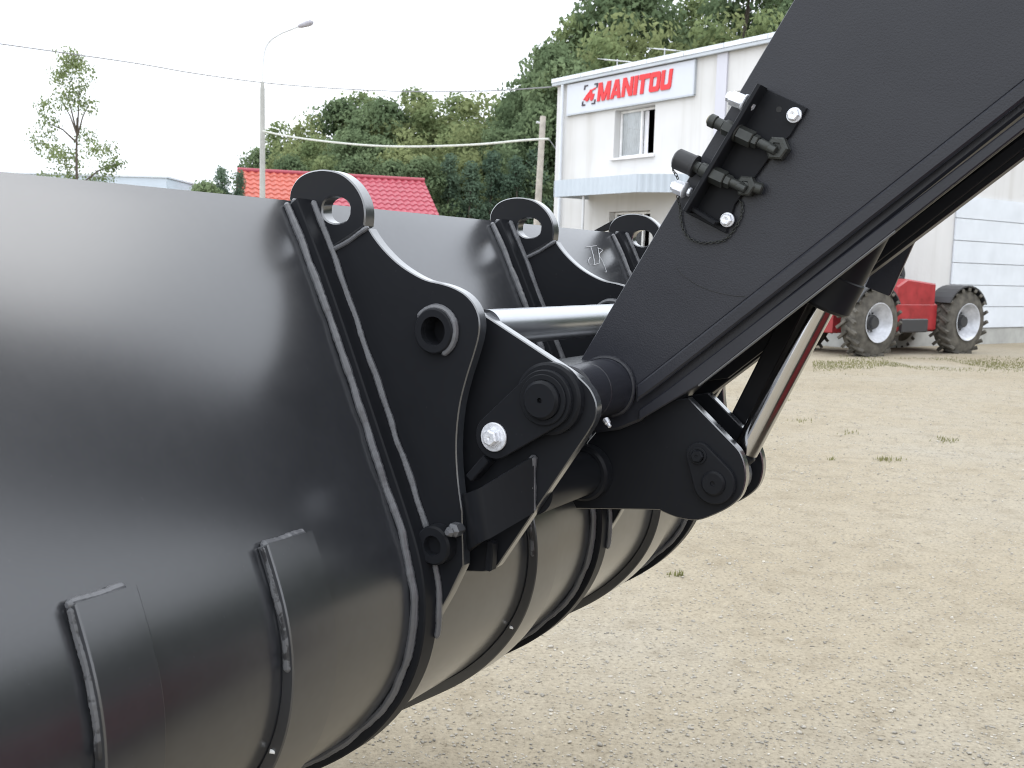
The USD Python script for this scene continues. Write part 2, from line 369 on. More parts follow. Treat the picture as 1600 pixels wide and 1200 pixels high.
mat('gravel_ground', {
    'g': ('geometry', {}),
    'big': ('noise_texture', {'scale': 0.35, 'detail': 5.0, 'roughness': 0.6}),
    'mid': ('noise_texture', {'scale': 5.0, 'detail': 6.0, 'roughness': 0.7}),
    'fin': ('noise_texture', {'scale': 60.0, 'detail': 4.0, 'roughness': 0.7}),
    'vor': ('voronoi_texture', {'scale': 55.0, 'randomness': 1.0}),
    'c1': ('rgb_ramp', {'ramp': [(0.30, (0.270, 0.230, 0.164)), (0.50, (0.304, 0.264, 0.196)), (0.72, (0.316, 0.286, 0.230))]}),
    'c2': ('rgb_ramp', {'ramp': [(0.28, (0.80, 0.78, 0.75)), (0.50, (1.0, 1.0, 1.0)), (0.80, (1.08, 1.07, 1.05))]}),
    'c3': ('rgb_ramp', {'ramp': [(0.30, (0.50, 0.48, 0.45)), (0.45, (0.96, 0.96, 0.96)), (0.56, (1.02, 1.02, 1.02)), (0.74, (1.28, 1.28, 1.28))]}),
    'm1': ('mix_color', {'blend_type': 'multiply', 'fac': 1.0, 'use_clamp': False}), 'm2': ('mix_color', {'blend_type': 'multiply', 'fac': 1.0, 'use_clamp': False}),
    'h': ('math', {'math_type': 'multiply_add', 'value2': 0.5}),
    'bp': ('bump', {'strength': 0.7, 'distance': 0.012}),
    'p': ('principled_bsdf', {'roughness': 0.95, 'specular_ior_level': 0.2})},
    [('g.position', k + '.vector') for k in ('big', 'mid', 'fin', 'vor')] +
    [('big.fac', 'c1.fac'), ('mid.fac', 'c2.fac'), ('fin.fac', 'c3.fac'), ('c1.color', 'm1.a'), ('c2.color', 'm1.b'), ('m1.result', 'm2.a'), ('c3.color', 'm2.b'), ('m2.result', 'p.base_color'),
     ('fin.fac', 'h.value1'), ('mid.fac', 'h.value3'), ('h.value', 'bp.height'), ('bp.normal', 'p.normal')])
mat('hill_soil', {'g': ('geometry', {}), 'n': ('noise_texture', {'scale': 0.4, 'detail': 6.0}), 'cr': ('rgb_ramp', {'ramp': [(0.3, (0.03, 0.045, 0.02)), (0.7, (0.085, 0.10, 0.045))]}), 'p': ('principled_bsdf', {'roughness': 0.95})},
    [('g.position', 'n.vector'), ('n.fac', 'cr.fac'), ('cr.color', 'p.base_color')])

# ------------------------------------------------------------------ the setting: ground and hill
def sstep(a, b, x):
    t = np.clip((x - a) / (b - a), 0, 1); return t * t * (3 - 2 * t)

def hill_z(x, y):
    x, y = np.asarray(x, float), np.asarray(y, float)
    return -0.6 + sstep(58, 125, y) * (4.0 + 15.0 * sstep(-8, 34, x)) + 1.6 * sstep(55, 62, y) * 0.4

def grid(xs, ys, fz):
    X, Y = np.meshgrid(xs, ys); V = np.column_stack([X.ravel(), Y.ravel(), fz(X, Y).ravel()])
    n = len(xs); i, j = np.meshgrid(np.arange(n - 1), np.arange(len(ys) - 1)); q = (j * n + i).ravel()
    return V, np.vstack([np.stack([q, q + 1, q + n + 1], 1), np.stack([q, q + n + 1, q + n], 1)])

def ground_z(x, y):
    p = np.stack([x, y, 0 * x], -1)
    near = sstep(40, 15, np.hypot(x, y))
    return near * (0.035 * (meshkit.fbm(p * 1.1, 3, 3) - 0.5) + 0.016 * (meshkit.fbm(p * 9.0, 2, 5) - 0.5)) + 0.05 * (meshkit.noise(p * 0.15, 2) - 0.5) * near

gx = np.unique(np.concatenate([np.linspace(-900, -12, 14), np.linspace(-12, -2, 20), np.linspace(-2, 9, 300), np.linspace(9, 20, 24), np.linspace(20, 900, 14)]))
gy = np.unique(np.concatenate([np.linspace(-400, -6, 10), np.linspace(-6, 2, 16), np.linspace(2, 9, 230), np.linspace(9, 24, 150), np.linspace(24, 1200, 24)]))
obj('ground', grid(gx, gy, ground_z), 'gravel_ground', None, 'flat pale sandy gravel yard', True, 'structure')
obj('hill', grid(np.linspace(-160, 220, 60), np.linspace(54, 330, 60), hill_z), 'hill_soil', None, 'wooded slope rising behind the white building', True, 'structure')

# loose stones on the yard
def pebbles():
    ico = trimesh.creation.icosphere(0); bv, bf = np.array(ico.vertices), np.array(ico.faces)
    V, Fc, n = [], [], 0
    N = 24000
    d = 2.6 + 15.5 * RNG.random(N) ** 1.6; u = RNG.uniform(-0.16, 0.56, N)
    xs, ys = u * d, d
    s = np.where(RNG.random(N) < 0.03, RNG.uniform(0.005, 0.0095, N), RNG.uniform(0.0018, 0.0055, N)) * np.where(d > 7, 1.3, 1.0)
    zz = ground_z(xs, ys)
    for k in range(N):
        q = bv * (1 + 0.35 * RNG.standard_normal((12, 1)).clip(-1, 1)) * s[k] * np.array([1.2, 1.0, 0.62])
        a = RNG.random() * 6.28; c, sn = math.cos(a), math.sin(a)
        V.append(np.stack([q[:, 0] * c - q[:, 1] * sn + xs[k], q[:, 0] * sn + q[:, 1] * c + ys[k], q[:, 2] + zz[k] + 0.25 * s[k]], 1)); Fc.append(bf + n); n += 12
    return np.vstack(V), np.vstack(Fc)
tag(obj('gravel', pebbles(), 'pebble', None, None, True, 'stuff'), 'loose small stones strewn over the sandy yard', 'gravel')

def blades(pts, h, w):
    V, Fc = [], []
    for k, (x, y) in enumerate(pts):
        z = float(ground_z(np.array([x]), np.array([y]))[0]); a = RNG.random() * 6.28; l = RNG.normal(0, 0.35, 2); hh = h * RNG.uniform(0.5, 1.2)
        dx, dy = math.cos(a) * w, math.sin(a) * w
        V += [(x - dx, y - dy, z - 0.005), (x + dx, y + dy, z - 0.005), (x + l[0] * hh, y + l[1] * hh, z + hh)]; Fc.append((3 * k, 3 * k + 1, 3 * k + 2))
    return np.array(V), np.array(Fc)
gp = []
for _ in range(5200):
    x, y = RNG.uniform(1270, 1640), RNG.normal(570, 5)
    p = onground(x, y)
    if meshkit.noise(np.array([[p[0] * 1.4, p[1] * 1.4, 0]]), 4)[0] > 0.42: gp.append(p[:2])
for cx, cy, s, k in ((1385, 721, 5, 60), (1300, 720, 3, 14), (1250, 660, 5, 20), (1215, 625, 6, 24), (1052, 905, 3, 18), (1330, 678, 4, 16), (1480, 690, 5, 50)):
    for _ in range(k):
        gp.append(onground(cx + RNG.normal(0, 2.2 * s), cy + RNG.normal(0, 0.4 * s))[:2])
tag(obj('grass', blades(gp, 0.032, 0.007), 'grass_blade', None, None, False, 'stuff'), 'thin worn grass verge in front of the parked red loader', 'grass')

# ------------------------------------------------------------------ trees
def clump_points(n_cl, shape, fill):
    """Centres and radii of the leaf clumps of a crown inside a unit-high outline."""
    out = []
    while len(out) < n_cl:
        t = RNG.random(); a = RNG.random() * 6.28; r = math.sqrt(RNG.uniform(fill, 1.0)) * shape(t)
        out.append((r * math.cos(a), r * math.sin(a), t, RNG.uniform(0.7, 1.3)))
    return np.array(out)

def crown(shape, z0, height, n_cl, cl_r, n_leaf, leaf, fill=0.25, droop=0.0):
    cp = clump_points(n_cl, shape, fill)
    V, Fc = [], []
    per = n_leaf // n_cl
    for cx, cy, t, s in cp:
        c = np.array([cx * height, cy * height, z0 + t * height]); r = cl_r * s
        d = RNG.standard_normal((per, 3)); d /= np.linalg.norm(d, axis=1, keepdims=True)
        p = c + d * (r * (RNG.random((per, 1)) ** 0.45)) * np.array([1.15, 1.15, 0.75])
        nrm = d + RNG.normal(0, 0.6, (per, 3)) + np.array([0, 0, 0.35]); nrm /= np.linalg.norm(nrm, axis=1, keepdims=True)
        x = np.cross(nrm, RNG.standard_normal((per, 3))); x /= np.linalg.norm(x, axis=1, keepdims=True); y = np.cross(nrm, x)
        L = leaf * RNG.uniform(0.6, 1.3, (per, 1)); k = len(V) and sum(map(len, V))
        quad = np.stack([p - x * L * 0.5, p + y * L * 0.28, p + x * L * 0.5 + nrm * L * 0.1, p - y * L * 0.28], 1).reshape(-1, 3)
        V.append(quad); q = k + 4 * np.arange(per)
        Fc += [np.stack([q, q + 3, q + 2], 1), np.stack([q, q + 2, q + 1], 1)]
    return (np.vstack(V), np.vstack(Fc)), cp

def trunk_mesh(h, r, cp=None, z0=0, height=1, limbs=9):
    P = [(0, 0, -0.4), (0.02 * h, 0.01 * h, 0.3 * h), (-0.01 * h, 0.02 * h, 0.65 * h), (0.0, 0, h)]
    P = np.array(spline(P, 5)); ms = [tube(P, np.linspace(r, r * 0.25, len(P)), 8)]
    if cp is not None:
        for cx, cy, t, s in cp[:limbs]:
            e = np.array([cx * height, cy * height, z0 + t * height]); zb = max(0.25 * h, min(e[2] - 0.5 * np.hypot(e[0], e[1]), 0.9 * h)); b = np.array([0, 0, zb])
            ms.append(tube(np.array([b, (b + e) / 2 + [0, 0, 0.15], e]), np.array([r * 0.35, r * 0.25, r * 0.1]), 5))
    return join(ms)

broad = lambda w: (lambda t: w * (math.sin(math.pi * min(max(t * 0.93 + 0.05, 0), 1)) ** 0.6))
cone = lambda w: (lambda t: w * (1.02 - t) ** 0.85)
PROTO = {}
def proto(key, name, leafmat, shape, H, z0, n_cl, cl_r, n_leaf, leaf, fill, tr, label, cat, group, first):
    """Defines the first tree of a kind where it stands; the others of that kind refer to it."""
    PROTO[key] = dict(name=name, H=H, group=group, cat=cat, made=None, args=(leafmat, shape, H, z0, n_cl, cl_r, n_leaf, leaf, fill, tr))

KINDS = {
    'broad_a': ('broadleaf_tree', 'leaf_mid', broad(0.36), 10.0, 2.0, 46, 1.05, 6400, 0.36, 0.10, 0.22),
    'broad_b': ('dense_tree', 'leaf_dark', broad(0.40), 10.0, 1.4, 56, 1.00, 7200, 0.34, 0.10, 0.24),
    'olive': ('olive_green_tree', 'leaf_olive', broad(0.42), 10.0, 1.6, 52, 1.00, 6600, 0.36, 0.10, 0.22),
    'spruce': ('conifer_tree', 'leaf_blue', cone(0.26), 10.0, 0.8, 70, 0.62, 6400, 0.26, 0.02, 0.16),
    'slim': ('slim_tree', 'leaf_mid', broad(0.30), 10.0, 2.6, 44, 0.62, 7000, 0.15, 0.15, 0.14),
    'airy': ('airy_tree', 'leaf_mid', broad(0.34), 10.0, 3.2, 30, 0.85, 2600, 0.34, 0.20, 0.18)}
FIRST = {}
def tree(kind, x, ytop, d, wide, label, group, base=None, rz=None):
    name, lm, shape, H, z0, n_cl, cl_r, n_leaf, leaf, fill, tr = KINDS[kind]
    p = at(x, ytop, d); zb = float(hill_z(p[0], p[1])) if base is None else base
    if p[1] < 58 and base is None: zb = 0.0
    h = max(p[2] - zb, 3.0); sc = (wide * h / H, wide * h / H, h / H); rz = RNG.uniform(0, 360) if rz is None else rz
    cat = 'tree'
    if kind not in FIRST:
        path = numbered('/World', name)
        xf = UsdGeom.Xform.Define(stage, path); xf.AddTranslateOp().Set(Gf.Vec3d(p[0], p[1], zb)); xf.AddRotateZOp().Set(rz); xf.AddScaleOp().Set(Gf.Vec3f(*sc))
        LOC[path] = np.zeros(3); pr = xf.GetPrim()
        cm, cp = crown(shape, z0, H - z0 - 0.4, n_cl, cl_r, n_leaf, leaf, fill)
        obj('trunk', trunk_mesh(H * 0.93 if kind == 'spruce' else H * 0.72, tr, cp, z0, H - z0 - 0.4, 12), 'bark', pr, smooth=40)
        obj('crown', cm, lm, pr, smooth=False)
        FIRST[kind] = pr
        return tag(pr, label, cat, group)
    return copy(FIRST[kind], (p[0], p[1], zb), rz, sc, label, cat, group)

ORD = ['first', 'second', 'third', 'fourth', 'fifth', 'sixth', 'seventh', 'eighth', 'ninth', 'tenth', 'eleventh', 'twelfth']
def wood(rows, look, where, group):
    """Trees of a wood, each told apart by its look and its place from the left among those of that look."""
    for kind in look:
        same = sorted([r for r in rows if r[0] == kind], key=lambda r: r[1])
        for i, (k, x, y, d, w) in enumerate(same):
            rank = '' if len(same) == 1 else f', {ORD[i]} of {len(same)} from left'
            tree(k, x, y, d, w, f'{look[kind]} {where}{rank}', group)
wood([('broad_b', 405, 232, 96, .9), ('broad_a', 440, 192, 98, .9), ('olive', 482, 184, 100, .9), ('broad_b', 528, 158, 102, .95), ('airy', 560, 140, 104, 1.0), ('broad_b', 596, 156, 98, .95),
        ('olive', 640, 152, 100, 1.0), ('airy', 645, 136, 107, .9), ('broad_a', 690, 162, 98, 1.0), ('airy', 715, 145, 106, .9), ('olive', 735, 150, 102, 1.0), ('broad_a', 775, 156, 100, 1.0), ('broad_b', 812, 150, 96, .9),
        ('broad_b', 545, 205, 84, .9), ('olive', 460, 222, 84, .9), ('broad_a', 500, 215, 82, .9), ('broad_b', 590, 215, 84, .95), ('olive', 640, 205, 82, 1.0), ('broad_a', 690, 212, 84, 1.0), ('olive', 740, 198, 82, 1.0), ('broad_b', 790, 205, 82, 1.0), ('broad_a', 838, 210, 84, 1.0)],
     {'broad_a': 'mid green tree', 'broad_b': 'dense dark green tree', 'olive': 'yellowish olive tree', 'airy': 'sparse airy treetop'}, 'on the ridge behind the roof', 'trees of the wooded ridge behind the red roof')
wood([('spruce', 705, 236, 72, .85), ('spruce', 738, 248, 71, .9), ('spruce', 772, 232, 72, .9), ('spruce', 806, 240, 71, .9), ('spruce', 838, 228, 72, .9), ('broad_b', 665, 248, 72, .9), ('broad_b', 610, 252, 74, .9), ('broad_b', 560, 248, 74, .9), ('broad_a', 505, 246, 74, .8), ('broad_b', 452, 244, 75, .8)],
     {'spruce': 'dark pointed conifer', 'broad_b': 'dark bushy low tree', 'broad_a': 'lighter bushy low tree'}, 'at the foot of the ridge', 'low trees and conifers at the foot of the ridge')
wood([('broad_b', 832, 118, 84, .8), ('broad_b', 862, 72, 86, .8), ('broad_a', 905, 28, 90, .8), ('broad_b', 950, -22, 92, .8), ('broad_b', 1010, -30, 94, .75), ('airy', 1062, 12, 98, .8), ('airy', 1105, -18, 96, .8), ('broad_b', 1165, -60, 88, .8), ('airy', 1225, -40, 90, .85),
        ('broad_a', 930, 58, 78, .85), ('broad_b', 882, 96, 76, .85), ('olive', 990, 30, 82, .85), ('olive', 1045, 42, 82, .85), ('broad_a', 1095, 36, 80, .85), ('olive', 1145, 30, 82, .8), ('broad_a', 1200, 20, 80, .8), ('broad_b', 845, 165, 74, .8), ('broad_b', 1260, 0, 84, .8)],
     {'broad_a': 'mid green tree', 'broad_b': 'dense dark tree', 'olive': 'brownish olive tree', 'airy': 'thin see-through treetop'}, 'above the white building', 'trees on the high slope above the white building')
def unseen_wood():  # wood out of view on the right, darkens reflections in the bucket sheet
    n = 15000; az = np.radians(RNG.uniform(36, 118, n)); r = RNG.uniform(62, 80, n)
    topz = 15 + 7 * meshkit.fbm(np.stack([az * 9, az * 0, az * 0], 1), 3, 8) + 4 * meshkit.noise(np.stack([az * 60, az * 0, az * 0], 1), 3)
    z = topz * RNG.random(n) ** 0.8; p = np.stack([r * np.sin(az), r * np.cos(az), z], 1)
    a = RNG.standard_normal((n, 3)); a /= np.linalg.norm(a, axis=1, keepdims=True); b = np.cross(a, RNG.standard_normal((n, 3))); b /= np.linalg.norm(b, axis=1, keepdims=True)
    L = RNG.uniform(0.7, 1.5, (n, 1)); V = np.stack([p - a * L, p + b * L * .6, p + a * L, p - b * L * .6], 1).reshape(-1, 3); q = 4 * np.arange(n)
    return V, np.vstack([np.stack([q, q + 1, q + 2], 1), np.stack([q, q + 2, q + 3], 1)])
tag(obj('unseen_woodland', unseen_wood(), 'leaf_dark', None, None, False, 'stuff'), 'unseen dark wood beyond the right edge, darkening reflections in the bucket', 'unseen_woodland')
tree('spruce', 345, 256, 56, .75, 'small dark conifer left of the red roofed house', None, 0.0)
tree('spruce', 375, 262, 57, .5, 'slim young conifer touching the grey gable of the house', None, 0.0)
tree('broad_b', 318, 284, 55, .8, 'low dark bush behind the top edge of the bucket', None, 0.0)
tree('slim', 118, 70, 34, 0.80, 'sparse tree at the far left in front of the pale flat roofed hall', None, 0.0, 20)

# ------------------------------------------------------------------ white commercial building
C0 = at(861, 460, 30.0); C0[2] = 0.0
TD = np.array([math.cos(math.radians(-54.2)), math.sin(math.radians(-54.2)), 0.0])     # along the front, to the right and nearer
ND = np.array([TD[1], -TD[0], 0.0])                                                     # out of the front, towards the yard
def tz(x, y, off=0.0):
    d = ray(x, y); o = C0 + ND * off
    s = ((o - CAM) @ ND) / (d @ ND); p = CAM + d * s
    return (p - C0) @ TD, p[2]
def fp(t, z, off=0.0):
    return C0 + TD * t + ND * off + Z * z
def fbox(t0, t1, z0, z1, o0, o1, ch=0.0):
    return prism([(t0, z0), (t1, z0), (t1, z1), (t0, z1)], o0, o1, (), ch, lambda u, v, h: fp(u, v, h))
ROOF_Z = tz(861, 137)[1]; FAS_Z = tz(861, 126)[1]; LEN = 10.6; DEEP = 9.0
bd = thing('commercial_building', 'two storey white rendered building with grey fascia and blue canopy', 'building', C0)
w1 = [tz(961, 172)[0], tz(1024, 165)[0], tz(972, 246)[1], tz(972, 171)[1]]
w2 = [tz(1139, 137)[0], tz(1139, 137)[0] + (w1[1] - w1[0]), w1[2], w1[3]]
w3 = [tz(952, 330)[0], tz(1016, 330)[0], 0.95, tz(952, 331)[1]]
w4 = [w3[0] + 3.6, w3[1] + 3.9, 0.95, w3[3]]
def rectring(t0, t1, z0, z1): return [(t0, z0), (t1, z0), (t1, z1), (t0, z1)]
obj('wall', prism(rectring(0, LEN, -0.2, ROOF_Z), -0.30, 0.0, [rectring(*w) for w in (w1, w2, w3, w4)], 0, lambda u, v, h: fp(u, v, h)), 'wall_white', bd, smooth=False)
obj('wall', fbox(0, 0.3, -0.2, ROOF_Z, -DEEP, -0.302), 'wall_white', bd, smooth=False)
obj('wall', fbox(LEN - 0.3, LEN, -0.2, ROOF_Z, -DEEP, -0.302), 'wall_white', bd, smooth=False)
obj('wall', fbox(0.302, LEN - 0.302, -0.2, ROOF_Z, -DEEP, -DEEP + 0.3), 'wall_white', bd, smooth=False)
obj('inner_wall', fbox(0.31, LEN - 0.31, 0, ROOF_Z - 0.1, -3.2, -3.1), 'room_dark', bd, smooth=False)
obj('roof', fbox(-0.12, LEN + 0.12, ROOF_Z + 0.003, ROOF_Z + 0.16, -DEEP - 0.1, 0.058), 'gutter_grey', bd, smooth=False)
SEG = 1.32
nseg = int(LEN / SEG) + 1
for k in range(nseg):
    obj('fascia_panel', fbox(-0.14 + k * SEG, min(-0.14 + (k + 1) * SEG - 0.015, LEN + 0.14), ROOF_Z + 0.085, FAS_Z, 0.06, 0.13, 0.006), 'fascia_grey', bd)
obj('gutter', fbox(-0.13, LEN + 0.13, ROOF_Z - 0.005, ROOF_Z + 0.08, 0.06, 0.12, 0.01), 'gutter_grey', bd)
dp = tz(881, 200)[0]
obj('downpipe', rod(fp(dp, 0.1, 0.07), fp(dp, ROOF_Z - 0.01, 0.09), 0.045, 10), 'fascia_grey', bd)
pl0, pl1 = tz(1122, 110)[0], tz(1138, 110)[0]
obj('pilaster', fbox(pl0, pl1, 0, ROOF_Z - 0.008, 0.002, 0.05), 'pilaster_lilac', bd, smooth=False)
def window(w, mull, dark_right):
    t0, t1, z0, z1 = w
    fr = obj('window', prism(rectring(t0 + 0.01, t1 - 0.01, z0 + 0.01, z1 - 0.01), -0.27, -0.20, [rectring(t0 + 0.07, mull - 0.03, z0 + 0.07, z1 - 0.07), rectring(mull + 0.03, t1 - 0.07, z0 + 0.07, z1 - 0.07)], 0.004, lambda u, v, h: fp(u, v, h)), 'frame_white', bd)
    obj('sill', fbox(t0 - 0.06, t1 + 0.06, z0 - 0.06, z0 - 0.003, 0.003, 0.07, 0.006), 'window_sill', fr)
    def sheet_of_glass(ta, tb):
        return np.array([fp(ta, z0 + 0.071, -0.24), fp(tb, z0 + 0.071, -0.24), fp(tb, z1 - 0.071, -0.24), fp(ta, z1 - 0.071, -0.24)]), np.array([[0, 1, 2], [0, 2, 3]])
    obj('pane', sheet_of_glass(t0 + 0.071, mull - 0.031), 'pane_glass', fr, smooth=False)
    if not dark_right: obj('pane', sheet_of_glass(mull + 0.031, t1 - 0.071), 'pane_glass', fr, smooth=False)
    def drape(ta, tb, zb, off):
        tt = np.linspace(ta, tb, 60); V = np.vstack([[fp(t, z, off + 0.006 * math.sin(t * 60)) for t in tt] for z in (zb, z1 - 0.075)]); i = np.arange(59)
        return V, np.vstack([np.stack([i, i + 1, i + 61], 1), np.stack([i, i + 61, i + 60], 1)])
    if dark_right == 1:
        obj('curtain', drape(t0 + 0.075, mull - 0.035, z0 + 0.075, -0.256), 'curtain_white', fr, smooth=True)
        obj('curtain', drape(mull + 0.035, mull + 0.28 * (t1 - mull), z0 + 0.075, -0.285), 'curtain_white', fr, smooth=True)
    elif dark_right == 2:
        obj('curtain', drape(t0 + 0.35, t0 + 0.55, z0 + 0.075, -0.256), 'curtain_white', fr, smooth=True)
    return fr
window(w1, tz(993, 200)[0], 1)
window(w2, w2[0] + 0.45 * (w2[1] - w2[0]), 1)
window(w3, tz(996, 340)[0], 2)
window(w4, (w4[0] + w4[1]) / 2, 2)
# canopy: a blue corrugated skirt round a flat porch roof
ca0, ca1 = tz(866, 290, 1.2)[0], tz(994, 290, 1.2)[0]
cz0, cz1 = tz(930, 304, 1.2)[1], tz(930, 277, 1.2)[1]
porch_ring = [(ca0, 0.0), (ca0, 1.2), (ca1, 1.2), (ca1 + 1.6, 0.0)]
def skirt(q0, q1):
    q0, q1 = np.array(q0), np.array(q1); L = np.linalg.norm(q1 - q0); n = int(L / 0.045); d = (q1 - q0) / L; nn = np.array([-d[1], d[0]]); ring = []
    for k in range(n + 1):
        s = L * k / n; o = 0.014 if (k // 2) % 2 else 0.0; ring.append(q0 + d * s + nn * o)
    ring += [q1 - nn * 0.03, q0 - nn * 0.03]
    return prism(ring, cz0, cz1, (), 0, lambda u, v, h: fp(u, h, v))
obj('plinth', fbox(-0.03, LEN + 0.03, 0, 0.38, 0.003, 0.03), 'concrete_post', bd, smooth=False)
obj('plinth', fbox(LEN + 0.003, LEN + 0.03, 0, 0.38, -DEEP, 0.0), 'concrete_post', bd, smooth=False)
for k in range(6):
    obj('door_panel', fbox(LEN + 0.005, LEN + 0.05, 0.40 + 0.5 * k, 0.885 + 0.5 * k, -6.6, -3.2, 0.01), 'fascia_grey', bd)
obj('downpipe', rod(fp(LEN + 0.08, 0.1, -0.25), fp(LEN + 0.08, ROOF_Z - 0.02, -0.25), 0.045, 10), 'fascia_grey', bd)
cn = obj('canopy', prism(inset(np.array(porch_ring) if area2(porch_ring) > 0 else np.array(porch_ring)[::-1], 0.05), cz1 - 0.14, cz1 - 0.06, (), 0, lambda u, v, h: fp(u, h, v + 0.003)), 'window_sill', bd, smooth=False)
for q0, q1 in zip(porch_ring[:-1], porch_ring[1:]):
    obj('corrugated_skirt', skirt(q0, q1), 'canopy_blue', cn, smooth=False)
obj('porch_post', rod(fp(tz(911, 330, 1.1)[0], 0, 1.1), fp(tz(911, 330, 1.1)[0], cz1 - 0.145, 1.1), 0.035, 12), 'galvanised', bd)

# sign on the building
s0, s1 = tz(889, 134)[0], tz(1088, 100)[0]; sz0, sz1 = tz(893, 179)[1], ROOF_Z - 0.03
sg = thing('sign_board', 'long white sign board with red lettering above the upstairs window', 'sign', fp(s0, sz0, 0.0))
obj('panel', fbox(s0, s1, sz0, sz1, 0.004, 0.06, 0.006), 'sign_white', sg)
obj('frame', fbox(s0 - 0.015, s1 + 0.015, sz0 - 0.035, sz0 - 0.003, 0.004, 0.075), 'gutter_grey', sg, smooth=False)
obj('frame', fbox(s1 + 0.002, s1 + 0.03, sz0, sz1, 0.004, 0.07), 'gutter_grey', sg, smooth=False)
ta, tb = tz(936, 159)[0], tz(1051, 139)[0]
zl0, zl1 = tz(937, 159)[1], tz(940, 130)[1]
LH = zl1 - zl0; CW = (tb - ta) / 7.0
from shapely.geometry import Polygon, LineString, box as sbox
from shapely.ops import unary_union
def bar(x0, x1): return sbox(x0, 0, x1, 1)
S = 0.30
LET = {'M': (1.22, unary_union([bar(0, .26), bar(.96, 1.22), Polygon([(0, 1), (.34, 1), (.74, 0), (.48, 0)]), Polygon([(1.22, 1), (.88, 1), (.48, 0), (.74, 0)])])),
       'A': (1.0, unary_union([Polygon([(.33, 1), (.67, 1), (1.0, 0), (.70, 0), (.5, .72), (.30, 0), (0, 0)]), sbox(.25, .17, .75, .38)])),
       'N': (1.0, unary_union([bar(0, .28), bar(.72, 1.0), Polygon([(0, 1), (.30, 1), (1.0, 0), (.70, 0)])])),
       'I': (0.34, bar(.02, .32)),
       'T': (0.92, unary_union([sbox(0, .74, 1.25, 1), bar(.22, .52)])),
       'O': (0.92, sbox(.17, .17, .75, .83).buffer(.17, 8).difference(sbox(.36, .34, .56, .66).buffer(.08, 6))),
       'U': (0.92, sbox(.17, .17, .75, 1.3).buffer(.17, 8).difference(sbox(.36, .34, .56, 1.6).buffer(.08, 6)).intersection(sbox(-1, 0, 3, 1)))}
total = sum(LET[c][0] + 0.09 for c in 'MANITOU') - 0.09
k = (tb - ta) / total; xx = 0.0
for c in 'MANITOU':
    wdt, g = LET[c]
    if c == 'T': g = g.intersection(sbox(0, 0, 1.0, 1))
    for gg in (g.geoms if hasattr(g, 'geoms') else [g]):
        fr = lambda u, v, h, xx=xx: fp(ta + (xx + u) * k + v * LH * 0.12, zl0 + v * LH, h)
        obj('letter', prism(list(gg.exterior.coords)[:-1], 0.0605, 0.085, [list(h.coords)[:-1] for h in gg.interiors], 0, fr), 'sign_red', sg, smooth=False)
    xx += wdt + 0.09
la, lb = tz(914, 150)[0], tz(935, 150)[0]; lz0, lz1 = tz(913, 166)[1], tz(916, 134)[1]
def lg(u, v, h): return fp(la + u * (lb - la) + (v - .5) * 0.10, lz0 + v * (lz1 - lz0), h)
def lpoly(pts, mt, h1=0.075, name='emblem'): obj(name, prism(pts, 0.0605, h1, (), 0, lg), mt, sg, smooth=False)
for cx, cy, sx, sy in ((0, 0, 1, 1), (0, 1, 1, -1), (1, 1, -1, -1), (1, 0, -1, 1)):
    lpoly([(cx, cy), (cx + .26 * sx, cy), (cx + .26 * sx, cy + .07 * sy), (cx + .09 * sx, cy + .07 * sy), (cx + .09 * sx, cy + .22 * sy), (cx, cy + .22 * sy)], 'sign_black', name='corner_mark')
lpoly([(.22, .34), (.82, .34), (.86, .50), (.68, .52), (.62, .74), (.46, .74), (.40, .54), (.22, .50)], 'sign_red')
lpoly([(.06, .30), (.12, .26), (.52, .62), (.90, .74), (.88, .80), (.48, .70)], 'sign_red', 0.080)
for cx in (.36, .70):
    lpoly([(cx + .12 * math.cos(q), .30 + .12 * math.sin(q)) for q in np.linspace(0, 6.28, 14, endpoint=False)], 'sign_red', 0.085)

# aerials on the roof
for x0, y0, x1, y1, lab in ((944, 93, 986, 97, 'thin grey aerial on the roof above the sign'), (1022, 76, 1056, 79, 'second thin grey aerial on the roof right of the sign middle')):
    pa, pb = at(x0, y0, 33.0), at(x1, y1, 31.5); mid = (pa + pb) / 2
    ae = thing('roof_aerial', lab, 'aerial', (mid[0], mid[1], ROOF_Z + 0.09))
    obj('mast', rod((mid[0], mid[1], ROOF_Z + 0.09), mid + [0, 0, 0.05], 0.018, 8), 'galvanised', ae)
    obj('boom', rod(pa, pb, 0.02, 8), 'galvanised', ae)
    u = unit(np.cross(pb - pa, [0, 0, 1.0]))
    for q in np.linspace(0.05, 0.95, 6):
        c = pa + (pb - pa) * q; obj('element', rod(c - u * 0.3, c + u * 0.3, 0.008, 6), 'galvanised', ae)

